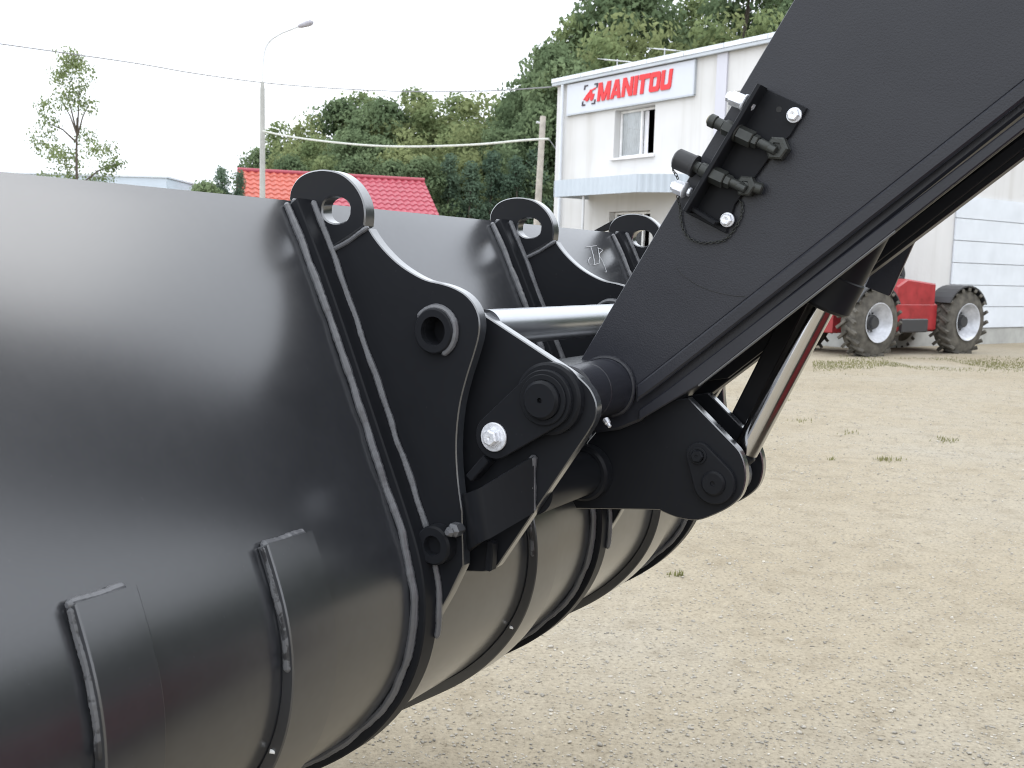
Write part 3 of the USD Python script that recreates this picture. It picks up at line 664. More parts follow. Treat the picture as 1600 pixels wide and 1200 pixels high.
# ------------------------------------------------------------------ red roofed house
RL = at(379, 267, 60.0); RR = at(652, 280, 63.6); RR[2] = RL[2]
rd = RR - RL; rd[2] = 0; rlen = np.linalg.norm(rd); rd /= rlen; qd = np.array([rd[1], -rd[0], 0.0]); qd = qd if qd[1] < 0 else -qd
hs = thing('house', 'small house with a half orange half crimson tiled roof', 'house', (RL[0], RL[1], 0))
ROWS, RUN, DROP = 11, 5.0, 3.1
def hpt(s, q, z): return RL + rd * s + qd * q + Z * (z)
split = rlen * 0.45
for k in range(ROWS):
    for (a0, a1, mt) in ((-0.25, split - 0.01, 'roof_orange'), (split + 0.01, rlen + 0.4, 'roof_crimson')):
        n = int((a1 - a0) / 0.06); ss = np.linspace(a0, a1, n); q0, q1 = RUN * k / ROWS, RUN * (k + 1) / ROWS + 0.03; z0, z1 = -DROP * k / ROWS, -DROP * (k + 1) / ROWS + 0.0
        wv = 0.045 * np.sin(ss * 2 * math.pi / 0.42)
        up = np.array([hpt(s, q0, z0 + w + 0.02) for s, w in zip(ss, wv)]); lo = np.array([hpt(s, q1, z1 + w + 0.07) for s, w in zip(ss, wv)]); lb_ = np.array([hpt(s, q1, z1 + w - 0.02) for s, w in zip(ss, wv)])
        V = np.vstack([up, lo, lb_]); i = np.arange(n - 1)
        obj('tile_row', (V, np.vstack([np.stack([i, n + i, n + i + 1], 1), np.stack([i, n + i + 1, i + 1], 1), np.stack([n + i, 2 * n + i, 2 * n + i + 1], 1), np.stack([n + i, 2 * n + i + 1, n + i + 1], 1)])), mt, hs, smooth=40)
obj('ridge_cap', tube([hpt(-0.3, 0, 0.06), hpt(rlen * .5, 0, 0.06), hpt(rlen + 0.45, 0, 0.06)], 0.13, 10), 'roof_crimson', hs)
obj('rear_roof', join([(np.array([hpt(-0.25, 0, 0), hpt(rlen + 0.4, 0, 0), hpt(rlen + 0.4, -RUN, -DROP), hpt(-0.25, -RUN, -DROP)]), np.array([[0, 1, 2], [0, 2, 3]]))]), 'roof_crimson', hs, smooth=False)
gb = RL[2] - DROP
for s, nm in ((0.0, 'gable'), (rlen - 0.2, 'gable')):
    obj(nm, prism([(-RUN + 0.35, -DROP + 0.2), (RUN - 0.35, -DROP + 0.2), (0, -0.15)], s, s + 0.2, (), 0, lambda u, v, h: hpt(h, u, v)), 'gable_grey', hs, smooth=False)
obj('wall', prism([(-RUN + 0.5, -RL[2]), (RUN - 0.5, -RL[2]), (RUN - 0.5, -DROP + 0.15), (-RUN + 0.5, -DROP + 0.15)], 0.05, rlen - 0.05, (), 0, lambda u, v, h: hpt(h, u, v)), 'house_wall', hs, smooth=False)

# pale hall at the left edge
p0, p1 = at(150, 272.5, 58.0), at(260, 275, 60.0)
hl = thing('flat_roofed_hall', 'pale blue flat roofed hall at the left edge behind the bucket', 'building', (p1[0], p1[1], 0))
xl = at(-120, 270, 58.0)[0]
obj('wall', abox(xl, p1[0], p1[1], p1[1] + 14, 0, p1[2] - 0.12), 'pale_cladding', hl, smooth=False)
obj('roof_edge', abox(xl, p1[0] + 0.06, p1[1] - 0.06, p1[1] + 14.1, p1[2] - 0.115, p1[2], 0.01), 'fascia_grey', hl, smooth=False)

# ------------------------------------------------------------------ lamp, pole, wires
LD = 36.0
pb_, pt_ = at(410, 480, LD), at(410, 128, LD)
lp = thing('street_lamp', 'tall street lamp with a thin curved arm on a concrete post', 'street lamp', (pb_[0], pb_[1], 0))
obj('post', lathe((pt_[0], pt_[1], 0), Z, [(0, 0), (0, .115), (pt_[2] - .25, .085), (pt_[2], .05), (pt_[2], 0)], 14), 'concrete_post', lp)
arm = [at(x, y, LD) for x, y in spline([(410.5, 128), (411, 100), (414, 78), (422, 64), (438, 53), (455, 46), (470, 40)], 5)]
obj('arm', tube(arm, 0.036, 8), 'galvanised', lp)
h0, h1 = at(466, 41.5, LD), at(490, 34, LD)
hd = unit(h1 - h0)
hb = lathe(h0, h1 - h0, [(0, 0), (0.0, 0.05), (0.1, 0.085), (0.35, 0.11), (np.linalg.norm(h1 - h0) - .08, 0.10), (np.linalg.norm(h1 - h0), 0.03), (np.linalg.norm(h1 - h0), 0)], 16)
obj('lamp_head', hb, 'lamp_grey', lp)
ud = at(840, 330, 35.0); ut = at(848.5, 182, 35.0); dirp = (ut - ud) / (ut[2] - ud[2]); ug = ud - dirp * ud[2]
up_ = thing('utility_pole', 'leaning grey utility pole beside the white building', 'utility pole', ug)
obj('pole', rod(ug, ut, 0.13, 12, 0, 0.10), 'wood_post', up_)
obj('insulator', rod(ut + [0.0, 0, -0.25], ut + [-0.22, -0.05, -0.2], 0.04, 8), 'galvanised', up_)
def wire(name, pts, r, mt, label):
    P = np.array(spline([at(*p) for p in pts], 14)); tag(obj(name, tube(P, r, 6), mt), label, 'cable')
wire('overhead_cable', [(-60, 60, 30), (200, 97, 33), (300, 114, 34.5), (410, 129, 36), (520, 138, 36), (640, 143, 35), (760, 142, 33), (861, 136, 30.2)], 0.019, 'cable_dark', 'thin dark overhead cable from the left past the lamp post top to the building corner')
wire('overhead_cable', [(411, 205, 36), (470, 216, 35.5), (560, 226, 34.5), (640, 229, 33.8), (740, 226, 32.5), (820, 219, 31), (857, 217, 30.2)], 0.036, 'cable_pale', 'thick pale sagging cable between the lamp post and the white building')
wire('overhead_cable', [(858, 218, 30.2), (868, 232, 30.0), (884, 256, 29.6), (905, 276, 29.0)], 0.010, 'cable_dark', 'thin cable drooping down the corner of the white building to the canopy')

# ------------------------------------------------------------------ parked red loader in the distance
WC = at(1357, 503, 18.8); LEN_D = np.array([math.sin(math.radians(58)), math.cos(math.radians(58)), 0]); OUT = np.array([math.sin(math.radians(148)), math.cos(math.radians(148)), 0])
wg = onground(1352, 557); WC[:2] = wg[:2] + LEN_D[:2] * 0.05; WR = 0.68; WC[2] = WR - 0.02
ld = thing('red_loader', 'parked red farm loader with silver rims beside the white building', 'loader', (WC[0], WC[1], 0))
def wheel(c, out, owner=None, _=None):
    owner = ld if owner is None else owner
    L = 0.42
    prof = [(-L / 2, .36), (-L / 2, .50), (-L / 2 + .05, .62), (-L / 2 + .10, WR - .035), (L / 2 - .10, WR - .035), (L / 2 - .05, .62), (L / 2, .50), (L / 2, .36), (-L / 2, .36)]
    w = obj('wheel', lathe(c, out, prof, 44), 'tyre_rubber', owner)
    x, y, d = frame_of(out); lugs = []
    for k in range(20):
        for sgn in (-1, 1):
            th = (k + (0.5 if sgn > 0 else 0)) / 20 * 2 * math.pi; r = x * math.cos(th) + y * math.sin(th); t = np.cross(d, r)
            u = unit(d * sgn + t * 0.7); lugs.append(box(c + r * (WR - .03) + d * sgn * 0.105 + t * .035, u, unit(np.cross(r, u)), r, .135, .028, .035, .006))
    obj('tyre_lugs', join(lugs), 'tyre_rubber', w, smooth=False, kind='stuff')
    obj('rim', lathe(c + d * 0.05, d, [(-.10, 0.0), (-.10, .24), (-.02, .29), (.15, .36), (.185, .385), (.185, .37), (.11, .33), (.0, .24), (-.05, .20), (-.05, 0)], 36), 'rim_silver', w)
    obj('hub', lathe(c + d * 0.0, d, [(0, 0), (0, .15), (.06, .15), (.075, .12), (.14, .11), (.15, .07), (.15, 0)], 24), 'machine_dark', w)
    for k in range(10):
        th = k / 10 * 6.283; r = x * math.cos(th) + y * math.sin(th); obj('wheel_nut', lathe(c + r * .18, d, [(0, 0), (0, .018), (.03, .018), (.03, 0)], 6), 'machine_dark', w)
BASE = 2.75
for s in (0, BASE):
    wheel(WC + LEN_D * s, OUT); wheel(WC + LEN_D * s - OUT * 1.6, -OUT)
def lbox(s0, s1, o0, o1, z0, z1, ch=0.02):
    return box(WC * [1, 1, 0] + LEN_D * (s0 + s1) / 2 - OUT * (o0 + o1) / 2 + Z * (z0 + z1) / 2, LEN_D, OUT, Z, (s1 - s0) / 2, (o1 - o0) / 2, (z1 - z0) / 2, ch)
obj('chassis', lbox(-0.5, BASE + 0.7, 0.45, 1.30, .42, .95), 'machine_red', ld)
obj('engine_hood', prism([(.75, .95), (2.0, .95), (2.0, 1.42), (1.1, 1.50), (.8, 1.35)], -.42, .25, (), .03, lambda u, v, h: WC * [1, 1, 0] + LEN_D * u - OUT * (h + .45) + Z * v), 'machine_red', ld)
obj('side_panel', lbox(.68, BASE - .70, .02, .44, .48, 1.02, .03), 'machine_red', ld)
obj('fuel_step', lbox(.9, 1.7, -.05, .018, .45, .72), 'machine_dark', ld)
cabp = lambda u, v, h: WC * [1, 1, 0] + LEN_D * u - OUT * (h + 1.0) + Z * v
obj('cab_frame', prism([(.9, .98), (2.2, .98), (2.3, 1.6), (2.05, 2.28), (1.15, 2.28), (.85, 1.6)], 0, .85, [[(1.0, 1.55), (2.18, 1.55), (1.98, 2.18), (1.22, 2.18)]], .02, cabp), 'machine_dark', ld)
obj('cab_pane', prism([(1.0, 1.55), (2.18, 1.55), (1.98, 2.18), (1.22, 2.18)], .4, .41, (), 0, cabp), 'pane_glass', ld, smooth=False)
obj('loader_boom', box(WC * [1, 1, 0] + LEN_D * 1.0 - OUT * .85 + Z * 1.25, unit(LEN_D - Z * .18), OUT, unit(Z + LEN_D * .18), 2.3, .11, .13, .01), 'machine_dark', ld)
for s in (0, BASE):
    pts = [(s + .72 * math.cos(q), WR + .72 * math.sin(q)) for q in np.linspace(0.5, 2.6, 12)]; inn = [(s + .69 * math.cos(q), WR + .69 * math.sin(q)) for q in np.linspace(2.6, 0.5, 12)]
    obj('mudguard', prism(pts + inn, -.2, .3, (), 0, lambda u, v, h: WC * [1, 1, 0] + LEN_D * u - OUT * h + Z * v), 'machine_dark', ld, smooth=False)

# ------------------------------------------------------------------ the bucket
A1, A2, A3 = 1.25, 1.86, 2.45                # near faces of the three lug plates
AL = 1.212
NEAR_END, FAR_END = 0.36, 2.50
raw = [bz(x, y, AL) for x, y in [(446, 316), (500, 455), (560, 640), (600, 758), (626, 835), (640, 888), (646, 940), (643, 995), (630, 1048), (603, 1097), (560, 1143), (515, 1172), (470, 1190)]]
top = bz(441, 309, AL)
prof = [tuple(top)] + [tuple(p) for p in raw]
# the hidden floor of the bucket runs on to the cutting edge
d0 = unit(np.array(prof[-1]) - np.array(prof[-3])); th = math.atan2(d0[1], d0[0]); q = np.array(prof[-1])
for k in range(16):
    th -= 0.03 if k < 12 else 0.0; q = q + 0.055 * np.array([math.cos(th), math.sin(th)]); prof.append(tuple(q))
prof = np.array(spline(prof, 6))
# smooth the measured curve, keeping the straight back
for _ in range(30):
    prof[1:-1] = 0.5 * prof[1:-1] + 0.25 * (prof[:-2] + prof[2:])
S_ = np.concatenate([[0], np.cumsum(np.linalg.norm(np.diff(prof, axis=0), axis=1))])
def prof_at(s):
    return np.stack([np.interp(s, S_, prof[:, 0]), np.interp(s, S_, prof[:, 1])], -1)
def prof_n(s):
    t = prof_at(np.asarray(s) + 0.004) - prof_at(np.asarray(s) - 0.004); t = t / np.linalg.norm(t, axis=-1, keepdims=True)
    return np.stack([-t[..., 1], t[..., 0]], -1)
def s_near(x, y, a):
    b = bz(x, y, a); s = np.linspace(0, S_[-1], 2000); return s[np.argmin(np.linalg.norm(prof_at(s) - b, axis=1))]
def band(s0, s1, t0, t1, n=70):
    s = np.linspace(s0, s1, n); p, nn = prof_at(s), prof_n(s)
    return np.vstack([p + nn * t1, (p + nn * t0)[::-1]])
SEND = S_[-1]
bk = thing('loader_bucket', 'large glossy black loader bucket with lug plates and wear strips', 'loader bucket', W(1.5, prof[:, 0].mean(), 0.45))
obj('back_sheet', plate(band(0.004, SEND, -0.010, 0.0, 120), NEAR_END, FAR_END, (), 0), 'bucket_paint', bk, smooth=24)
inner = [tuple(v) for v in prof_at(np.linspace(0.03, SEND, 60)) - prof_n(np.linspace(0.03, SEND, 60)) * 0.011]
mouth = [inner[-1], (inner[-1][0] + 0.05, inner[-1][1] + .25), (inner[0][0] - 0.25, inner[0][1] - .25)]
for a0, a1 in ((NEAR_END + .002, NEAR_END + .02), (FAR_END - .02, FAR_END - .002)):
    obj('side_plate', plate(inner + mouth[1:], a0, a1, (), 0), 'bucket_paint', bk, smooth=False)
ce = prof[-1]; cd = unit(prof[-1] - prof[-4])
obj('cutting_edge', plate([ce + [0, .012], ce + cd * .10 + [0, .008], ce + cd * .20 - [0, .006], ce + cd * .02 - [0, .014]], NEAR_END, FAR_END, (), .001), 'plate_paint', bk)

lug_px = [(536, 450), (600, 640), (640, 765), (661, 835), (668, 880), (669, 930), (668, 990), (702, 930), (724, 884)] + \
    spline([(722, 800), (716, 755), (713, 710), (714, 670), (719, 630), (729, 590), (740, 555), (748, 525), (749, 500), (742, 478), (728, 461), (710, 450), (690, 443), (665, 437), (640, 424), (618, 408), (598, 388), (584, 370), (576, 357)], 4) + [(518, 391)]
lug_ring = poly(lug_px, A1)
# keep the lug's foot on the backing strip
def snap(ring, tt):
    out = []
    for p in ring:
        s = np.linspace(0, SEND, 1500); dd = np.linalg.norm(prof_at(s) - p, axis=1); k = int(np.argmin(dd)); nn = prof_n(s[k])
        h = (p - prof_at(s[k])) @ nn
        out.append(prof_at(s[k]) + nn * tt if h < 0.034 else p)
    return out
STRIP_T = 0.022
tip = lug_ring[6]; lug_ring = snap(lug_ring, -0.002); lug_ring[6] = tip     # the pointed foot stands clear of the sheet
eye_c = bz(511, 326, A1)
eye_px = spline([(452, 312), (455, 295), (466, 278), (484, 268), (508, 265), (533, 271), (553, 287), (566, 308), (571, 330), (570, 353)], 5)
eye_ring = poly(eye_px + [(516, 389), (500, 345), (470, 338)], A1)
hole = poly(spline([(504, 326), (508, 314), (520, 307), (535, 309), (545, 318), (547, 331), (541, 344), (528, 349), (514, 346), (506, 338)], 4, True), A1)
bush = bz(682, 517, A1); lowb = bz(688, 848, A1)
s_top, s_tip = 0.008, s_near(655, 1000, A1)
def lug(a, rank, closed_eye=False, tail=False):
    T = 0.020
    lg_ = split_plate('lug_plate', lug_ring, a, a + T, [[bush + .021 * np.array([math.cos(q), math.sin(q)]) for q in np.linspace(0, 6.283, 40, endpoint=False)]], .0016, bk, rank)
    V_, F_ = plate(eye_ring, a - .001, a + T + .004, [hole], .0022); cap_ = F_.min(1) >= len(V_) * 2 / 3
    obj('lug_eye', (V_, F_[cap_]), 'plate_paint', lg_, smooth=False); obj('eye_edge', (V_, F_[~cap_]), 'edge_paint', lg_, smooth=28)
    sm = [W(a - .0005, *bz(x, y, A1)) for x, y in spline([(515, 391), (532, 384), (550, 374), (566, 363), (576, 355)], 6)]
    obj('weld_bead', weld(sm, .0042, 3), 'weld_paint', lg_)
    obj('bushing', lathe(W(a - .010, *bush), A, [(T + .014, 0), (T + .014, .0205), (0, .0215), (0, .0315), (.002, .0335), (.0095, .0335), (.0095, .0208), (T + .018, .0208), (T + .018, 0)], 44), 'plate_paint', lg_)
    obj('weld_bead', weld([W(a - .002, *(bush + .036 * np.array([math.cos(q), math.sin(q)]))) for q in np.linspace(-1.2, 2.6, 30)], .0055, 5), 'weld_paint', lg_)
    obj('lower_bushing', lathe(W(a - .022, *lowb), A, [(.012, 0), (.012, .0145), (0, .0155), (0, .027), (.003, .030), (T + .03, .030), (T + .03, 0)], 36), 'plate_paint', lg_)
    ss = np.linspace(s_near(492, 312, A1), s_near(661, 985, A1), 60)
    obj('weld_bead', weld([W(a - .0035, *(p + n * (STRIP_T + .0025))) for p, n in zip(prof_at(ss), prof_n(ss))], .0058, 7), 'weld_paint', lg_)
    if tail:
        obj('tail_gusset', plate([eye_ring[2], eye_ring[12], bz(452, 316, A1) + [-.085, -.014]], a + .004, a + T - .004, (), .001), 'plate_paint', lg_)
    st = obj('backing_strip', plate(band(s_top + .006, SEND - 0.02, 0.0005, STRIP_T, 110), a - .036, a - .0006, (), .0022), 'plate_paint', bk)
    ss = np.linspace(s_top + .006, s_tip + 0.45, 110)
    obj('weld_bead', weld([W(a - .0395, *(p + n * .0045)) for p, n in zip(prof_at(ss), prof_n(ss))], .0068, 11), 'weld_paint', st)
    e = prof_at(s_top + .006); n = prof_n(s_top + .006)
    obj('weld_bead', weld([W(a - .036 + q, *(e + n * (STRIP_T * .6))) for q in np.linspace(0, .05, 8)], .0055, 13), 'weld_paint', st)
    return lg_
lug1 = lug(A1, 'nearest lug plate, whose eye stands before the orange roof')
lug(A2, 'middle lug plate behind the boom foot')
lug(A3, 'farthest lug plate, half hidden behind the boom', tail=True)
# grease fitting on the near lower bushing
gz = bz(716, 826, A1)
obj('grease_fitting', lathe(W(A1 - .030, *gz), A, [(0, 0), (0, .004), (.006, .008), (.012, .005), (.016, .011), (.034, .011), (.034, 0)], 6), 'weld_paint', lug1)
# wear strips between the lugs
for k, (a0, a1, xy) in enumerate([(0.655, 0.733, (190, 955)), (0.932, 1.018, (420, 845)), (1.563, 1.645, None), (2.145, 2.225, None)]):
    s0 = s_near(435, 845, 0.965)
    stp = obj('wear_strip', plate(band(s0, SEND - 0.05, 0.0, .0195, 90), a0, a1, (), .0018), 'bucket_paint', bk)
    ss = np.linspace(s0, s0 + .158, 40)
    obj('weld_bead', weld([W(a0 + .0022, *(p + n * .0085)) for p, n in zip(prof_at(ss), prof_n(ss))], .0064, 20 + k), 'weld_blotch', stp)
    e, n = prof_at(s0), prof_n(s0)
    obj('weld_bead', weld([W(q, *(e + n * .007)) for q in np.linspace(a0, a1 - .006, 16)], .0078, 30 + k), 'weld_paint', stp)
    if k in (1, 2):
        sq = s0 + (.27 if k == 1 else .30); e, n = prof_at(sq), prof_n(sq)
        obj('paint_speck', rod(W(a0 - .003, *(e + n * .006)), W(a0 + .002, *(e + n * .011)), .0026, 7), 'white_speck', stp)
# chalk marks on the sheet
sd = prof_at(0.30) - prof_at(0.06); sn = prof_n(0.18); sp = prof_at(0.18)
def onsheet(x, y):
    d = ray(x, y); n3 = sn[0] * B + sn[1] * Z; p0 = W(0, *sp); return CAM + d * (((p0 - CAM) @ n3) / (d @ n3)) + n3 * .0006
for k, st_ in enumerate([[(916, 386), (932, 384)], [(923, 386), (927, 400), (929, 414)], [(927, 414), (935, 412)], [(934, 387), (936, 400), (937, 412)], [(934, 388), (941, 391), (936, 398), (942, 410), (947, 424), (945, 425)], [(922, 402), (919, 408), (922, 414)]]):
    obj('chalk_stroke', tube([onsheet(*p) for p in spline(st_, 6)], .0006, 5), 'chalk', bk)

# ------------------------------------------------------------------ the tool carriage between bucket and boom
AC0, AC1 = 1.288, 1.306
AF0, AF1 = 1.822, 1.840
cg = thing('tool_carriage', 'black steel tool carriage of side plates and cross tubes between bucket and boom', 'tool carriage', np.array([*pt(800, 700, AC0)[:2], .9]))
side_px = [(752, 489)] + spline([(905, 590), (922, 608), (932, 632), (930, 655), (919, 676)], 5) + spline([(786, 872), (776, 886), (765, 892), (755, 894)], 4) + [(722, 893), (708, 800), (690, 690), (700, 560), (735, 492)]
side_ring = poly(side_px, AC0)
piv = bz(862, 622, AC0)
circ = lambda c, r, n=40: [np.asarray(c) + r * np.array([math.cos(q), math.sin(q)]) for q in np.linspace(0, 2 * math.pi, n, endpoint=False)]
sp1 = split_plate('side_plate', side_ring, AC0, AC1, (), .0016, cg, 'near side plate with the pin and zinc bolt')
sp2 = split_plate('side_plate', side_ring, AF0, AF1, (), .0016, cg, 'far side plate beyond the boom')
# pin, keeper plate, bolt
obj('boss_ring', lathe(W(AC0 - .014, *piv), A, [(0, .035), (0, .0485), (.003, .0525), (.0135, .0525), (.0135, .035), (0, .035)], 48), 'plate_paint', sp1)
bolt = bz(775, 682, AC0 - .02)
kd = unit(bolt - piv); kp = np.array([-kd[1], kd[0]]); R1, R2 = .0425, .033
th0 = math.acos((R1 - R2) / np.linalg.norm(bolt - piv))
ringk = [piv + R1 * (kd * math.cos(q) + kp * math.sin(q)) for q in np.linspace(th0, 2 * math.pi - th0, 36)] + [bolt + R2 * (kd * math.cos(q) + kp * math.sin(q)) for q in np.linspace(-th0, th0, 24)]
kpr = obj('pin_keeper', plate(ringk, AC0 - .024, AC0 - .0145, (), .0014), 'plate_paint', cg)
obj('pivot_pin', lathe(W(AC0 - .037, *piv), A, [(0.006, 0), (0.006, .0035), (0, .0040), (0, .024), (.004, .028), (.012, .028), (.012, .033), (.03, .035), (.62, .035), (.62, 0)], 44), 'plate_paint', cg)
obj('pin_washer', ringbody(W(AC0 - .028, *piv), A, .0025, .0365, .029, .001, 44), 'plate_paint', kpr)
bb = obj('zinc_bolt', lathe(W(AC0 - .0285, *bolt), A, [(0, .008), (0, .0205), (.001, .0215), (.0035, .0215), (.0035, .008), (0, .008)], 40), 'zinc', cg, 'bright zinc bolt with a wide washer')
obj('hex_head', lathe(W(AC0 - .041, *bolt), A, [(0.001, 0), (0, .0035), (0, .0100), (.002, .0122), (.0095, .0122), (.0095, .0150), (.0125, .0155), (.0125, 0)], 6, .3), 'zinc', bb, smooth=False)
# cross tubes
tb = bz(758, 513, AC1)
obj('cross_tube', rod(W(AC1 + .001, *tb), W(AF0 - .001, *tb), .0285, 48), 'ground_steel', cg, 'bare bright steel cross tube')
lo = bz(885, 748, 1.42)
obj('lower_tube', rod(W(AC1 + .001, *lo), W(1.495, *lo), .036, 40), 'plate_paint', cg)
obj('lower_tube', rod(W(1.595, *lo), W(AF0 - .001, *lo), .036, 40), 'plate_paint', cg)
obj('collar', ringbody(W(1.470, *lo), A, .028, .046, .0365, .004, 44), 'plate_paint', cg)
mt_ = bz(893, 566, 1.42)
obj('tie_bar', box(W((AC1 + AF0) / 2, *(mt_ + [0, -.012])), A, unit(B - .15 * Z), unit(Z + .15 * B), (AF0 - AC1) / 2 - .002, .03, .011, .002), 'edge_paint', cg)
obj('torsion_tube', rod(W(AC1 + .001, *(mt_ + [-.06, -.045])), W(AF0 - .001, *(mt_ + [-.06, -.045])), .040, 36), 'edge_paint', cg)
# guide shoe folded out from the near side plate
c_r1, c_r2 = bz(832, 712, AC0 - .004), bz(832, 800, AC0 - .004)
AO = 1.222
c_l1, c_l2 = bz(739, 769, AO), bz(752, 848, AO)
c_k1, c_k2 = bz(724, 772, AC0 - .01), bz(734, 862, AC0 - .01)
def sheet(quad, t):
    q = [np.asarray(p) for p in quad]; n = unit(np.cross(q[1] - q[0], q[2] - q[0])); V = np.vstack([q, [p + n * t for p in q]])
    return V, np.array([[0, 2, 1], [0, 3, 2], [4, 5, 6], [4, 6, 7], [0, 1, 5], [0, 5, 4], [1, 2, 6], [1, 6, 5], [2, 3, 7], [2, 7, 6], [3, 0, 4], [3, 4, 7]])
top_e = [W(AC0 - .003, *c_r1)] ; bot_e = [W(AC0 - .003, *c_r2)]
P0t, P1t, P2t = W(AC0 - .003, *c_r1), W(AO, *c_l1), W(AC0 - .008, *c_k1)
P0b, P1b, P2b = W(AC0 - .003, *c_r2), W(AO, *c_l2), W(AC0 - .008, *c_k2)
def bend(p0, p1, p2):
    e0 = p1 + (p0 - p1) * .16; e2 = p1 + (p2 - p1) * .45; out = [p0, p0 + (p1 - p0) * .4]
    for q in np.linspace(0, 1, 9): out.append((1 - q) ** 2 * e0 + 2 * q * (1 - q) * p1 + q * q * e2)
    return out + [p2]
bt, bb_ = np.array(bend(P0t, P1t, P2t)), np.array(bend(P0b, P1b, P2b)); n = len(bt)
nrm = np.cross(np.gradient(bt, axis=0), bb_ - bt); nrm /= np.linalg.norm(nrm, axis=1, keepdims=True)
V = np.vstack([bt, bb_, bt + nrm * .006, bb_ + nrm * .006]); i = np.arange(n - 1); Fs = []
for (a_, b_) in ((0, n), (n, 3 * n), (3 * n, 2 * n), (2 * n, 0)):
    Fs += [np.stack([a_ + i, b_ + i, b_ + i + 1], 1), np.stack([a_ + i, b_ + i + 1, a_ + i + 1], 1)]
gs = obj('guide_shoe', (V, np.vstack(Fs)), 'plate_paint', cg, smooth=35)
obj('weld_bead', weld([P0t + (P0b - P0t) * q - A * .001 for q in np.linspace(-.02, 1, 14)], .0062, 41), 'weld_paint', gs)
obj('stop_block', box(pt(752, 730, AC0 - .012), unit(pt(770, 712, AC0) - pt(735, 752, AC0)), A, unit(np.cross(unit(pt(770, 712, AC0) - pt(735, 752, AC0)), A)), .022, .012, .007, .002), 'plate_paint', sp1)
obj('latch_rib', box(pt(768, 868, AC0 - .014), unit(pt(768, 845, AC0) - pt(764, 892, AC0)), A, unit(np.cross(unit(pt(768, 845, AC0) - pt(764, 892, AC0)), A)), .022, .008, .006, .002), 'plate_paint', sp1)
# rear bracket plates that take the tilt ram
BR0, BR1, BR2, BR3 = 1.497, 1.515, 1.585, 1.603
br_px = [(918, 690), (960, 640), (1076, 622)] + spline([(1142, 690), (1156, 706), (1164, 728), (1165, 752), (1157, 776), (1140, 792), (1117, 804), (1090, 813), (1062, 810), (1040, 802), (1030, 797)], 4) + [(985, 796), (900, 795), (880, 760)]
br_ring = poly(br_px, BR0)
rb1 = split_plate('bracket_plate', br_ring, BR0, BR1, (), .0016, cg, 'near bracket plate with the ram pin')
rb2 = split_plate('bracket_plate', br_ring, BR2, BR3, (), .0016, cg, 'far bracket plate behind the ram')
rp = bz(1115, 755, BR0 - .01); kb = bz(1091, 712, BR0 - .01)
kd2 = unit(kb - rp); kp2 = np.array([-kd2[1], kd2[0]]); Ra, Rb = .033, .020; th2 = math.acos((Ra - Rb) / np.linalg.norm(kb - rp))
rk = [rp + Ra * (kd2 * math.cos(q) + kp2 * math.sin(q)) for q in np.linspace(th2, 2 * math.pi - th2, 34)] + [kb + Rb * (kd2 * math.cos(q) + kp2 * math.sin(q)) for q in np.linspace(-th2, th2, 22)]
k2 = obj('ram_pin_keeper', plate(rk, BR0 - .010, BR0 - .001, (), .0014), 'plate_paint', rb1)
obj('ram_pin', lathe(W(BR0 - .016, *rp), A, [(.002, 0), (.002, .003), (0, .004), (0, .016), (.003, .019), (.14, .019), (.14, 0)], 36), 'plate_paint', cg)
obj('keeper_bolt', lathe(W(BR0 - .019, *kb), A, [(.001, 0), (.001, .0025), (0, .003), (0, .0085), (.002, .010), (.009, .010), (.009, 0)], 6), 'plate_paint', rb1, smooth=False)
obj('washer', ringbody(W(BR0 - .013, *kb), A, .0025, .0135, .0102, .0006, 30), 'plate_paint', rb1)
obj('rear_boss', ringbody(W(BR3 + .001, *rp), A, .022, .036, .020, .004, 36), 'plate_paint', rb2)

# ------------------------------------------------------------------ the telehandler boom with its tilt ram and hydraulic couplings
AB0, AB1 = 1.484, 1.626
bm = thing('loader_boom', 'thick matt black loader boom slanting up to the right with tilt ram', 'loader boom', W(1.55, *piv) * [1, 1, 0] + [0, 0, 1.2])
tA, tB = bz(905, 572, AB0), bz(1245, 0, AB0)
lA, lB = bz(1093, 602, AB0), bz(1400, 361, AB0)
fA, fB = bz(1010, 597, AB0), bz(1400, 288, AB0)
gA, gB = bz(1033, 604, AB0), bz(1400, 318, AB0)
kA, kB = bz(1045, 608, AB0), bz(1400, 336, AB0)
ext = lambda p, q, s: p + (q - p) * s
END = 2.6
def to_b(p, q, b): return ext(p, q, (b - p[0]) / (q[0] - p[0]))
BE = 0.42
UPO = np.array([-.010, .016])
main = [tA, to_b(tA, tB, BE), to_b(lA, lB, BE) + UPO, lA + UPO, bz(1000, 658, AB0), bz(965, 672, AB0), bz(930, 677, AB0), bz(912, 655, AB0), bz(905, 610, AB0)]
obj('boom_beam', plate(main, AB0, AB1, (), .004), 'boom_paint', bm)
web = [tA, to_b(tA, tB, BE), to_b(fA, fB, BE), fA, bz(985, 612, AB0), bz(940, 600, AB0)]
obj('side_web', plate(web, AB0 - .010, AB0 - .0005, (), .0015), 'boom_paint', bm)
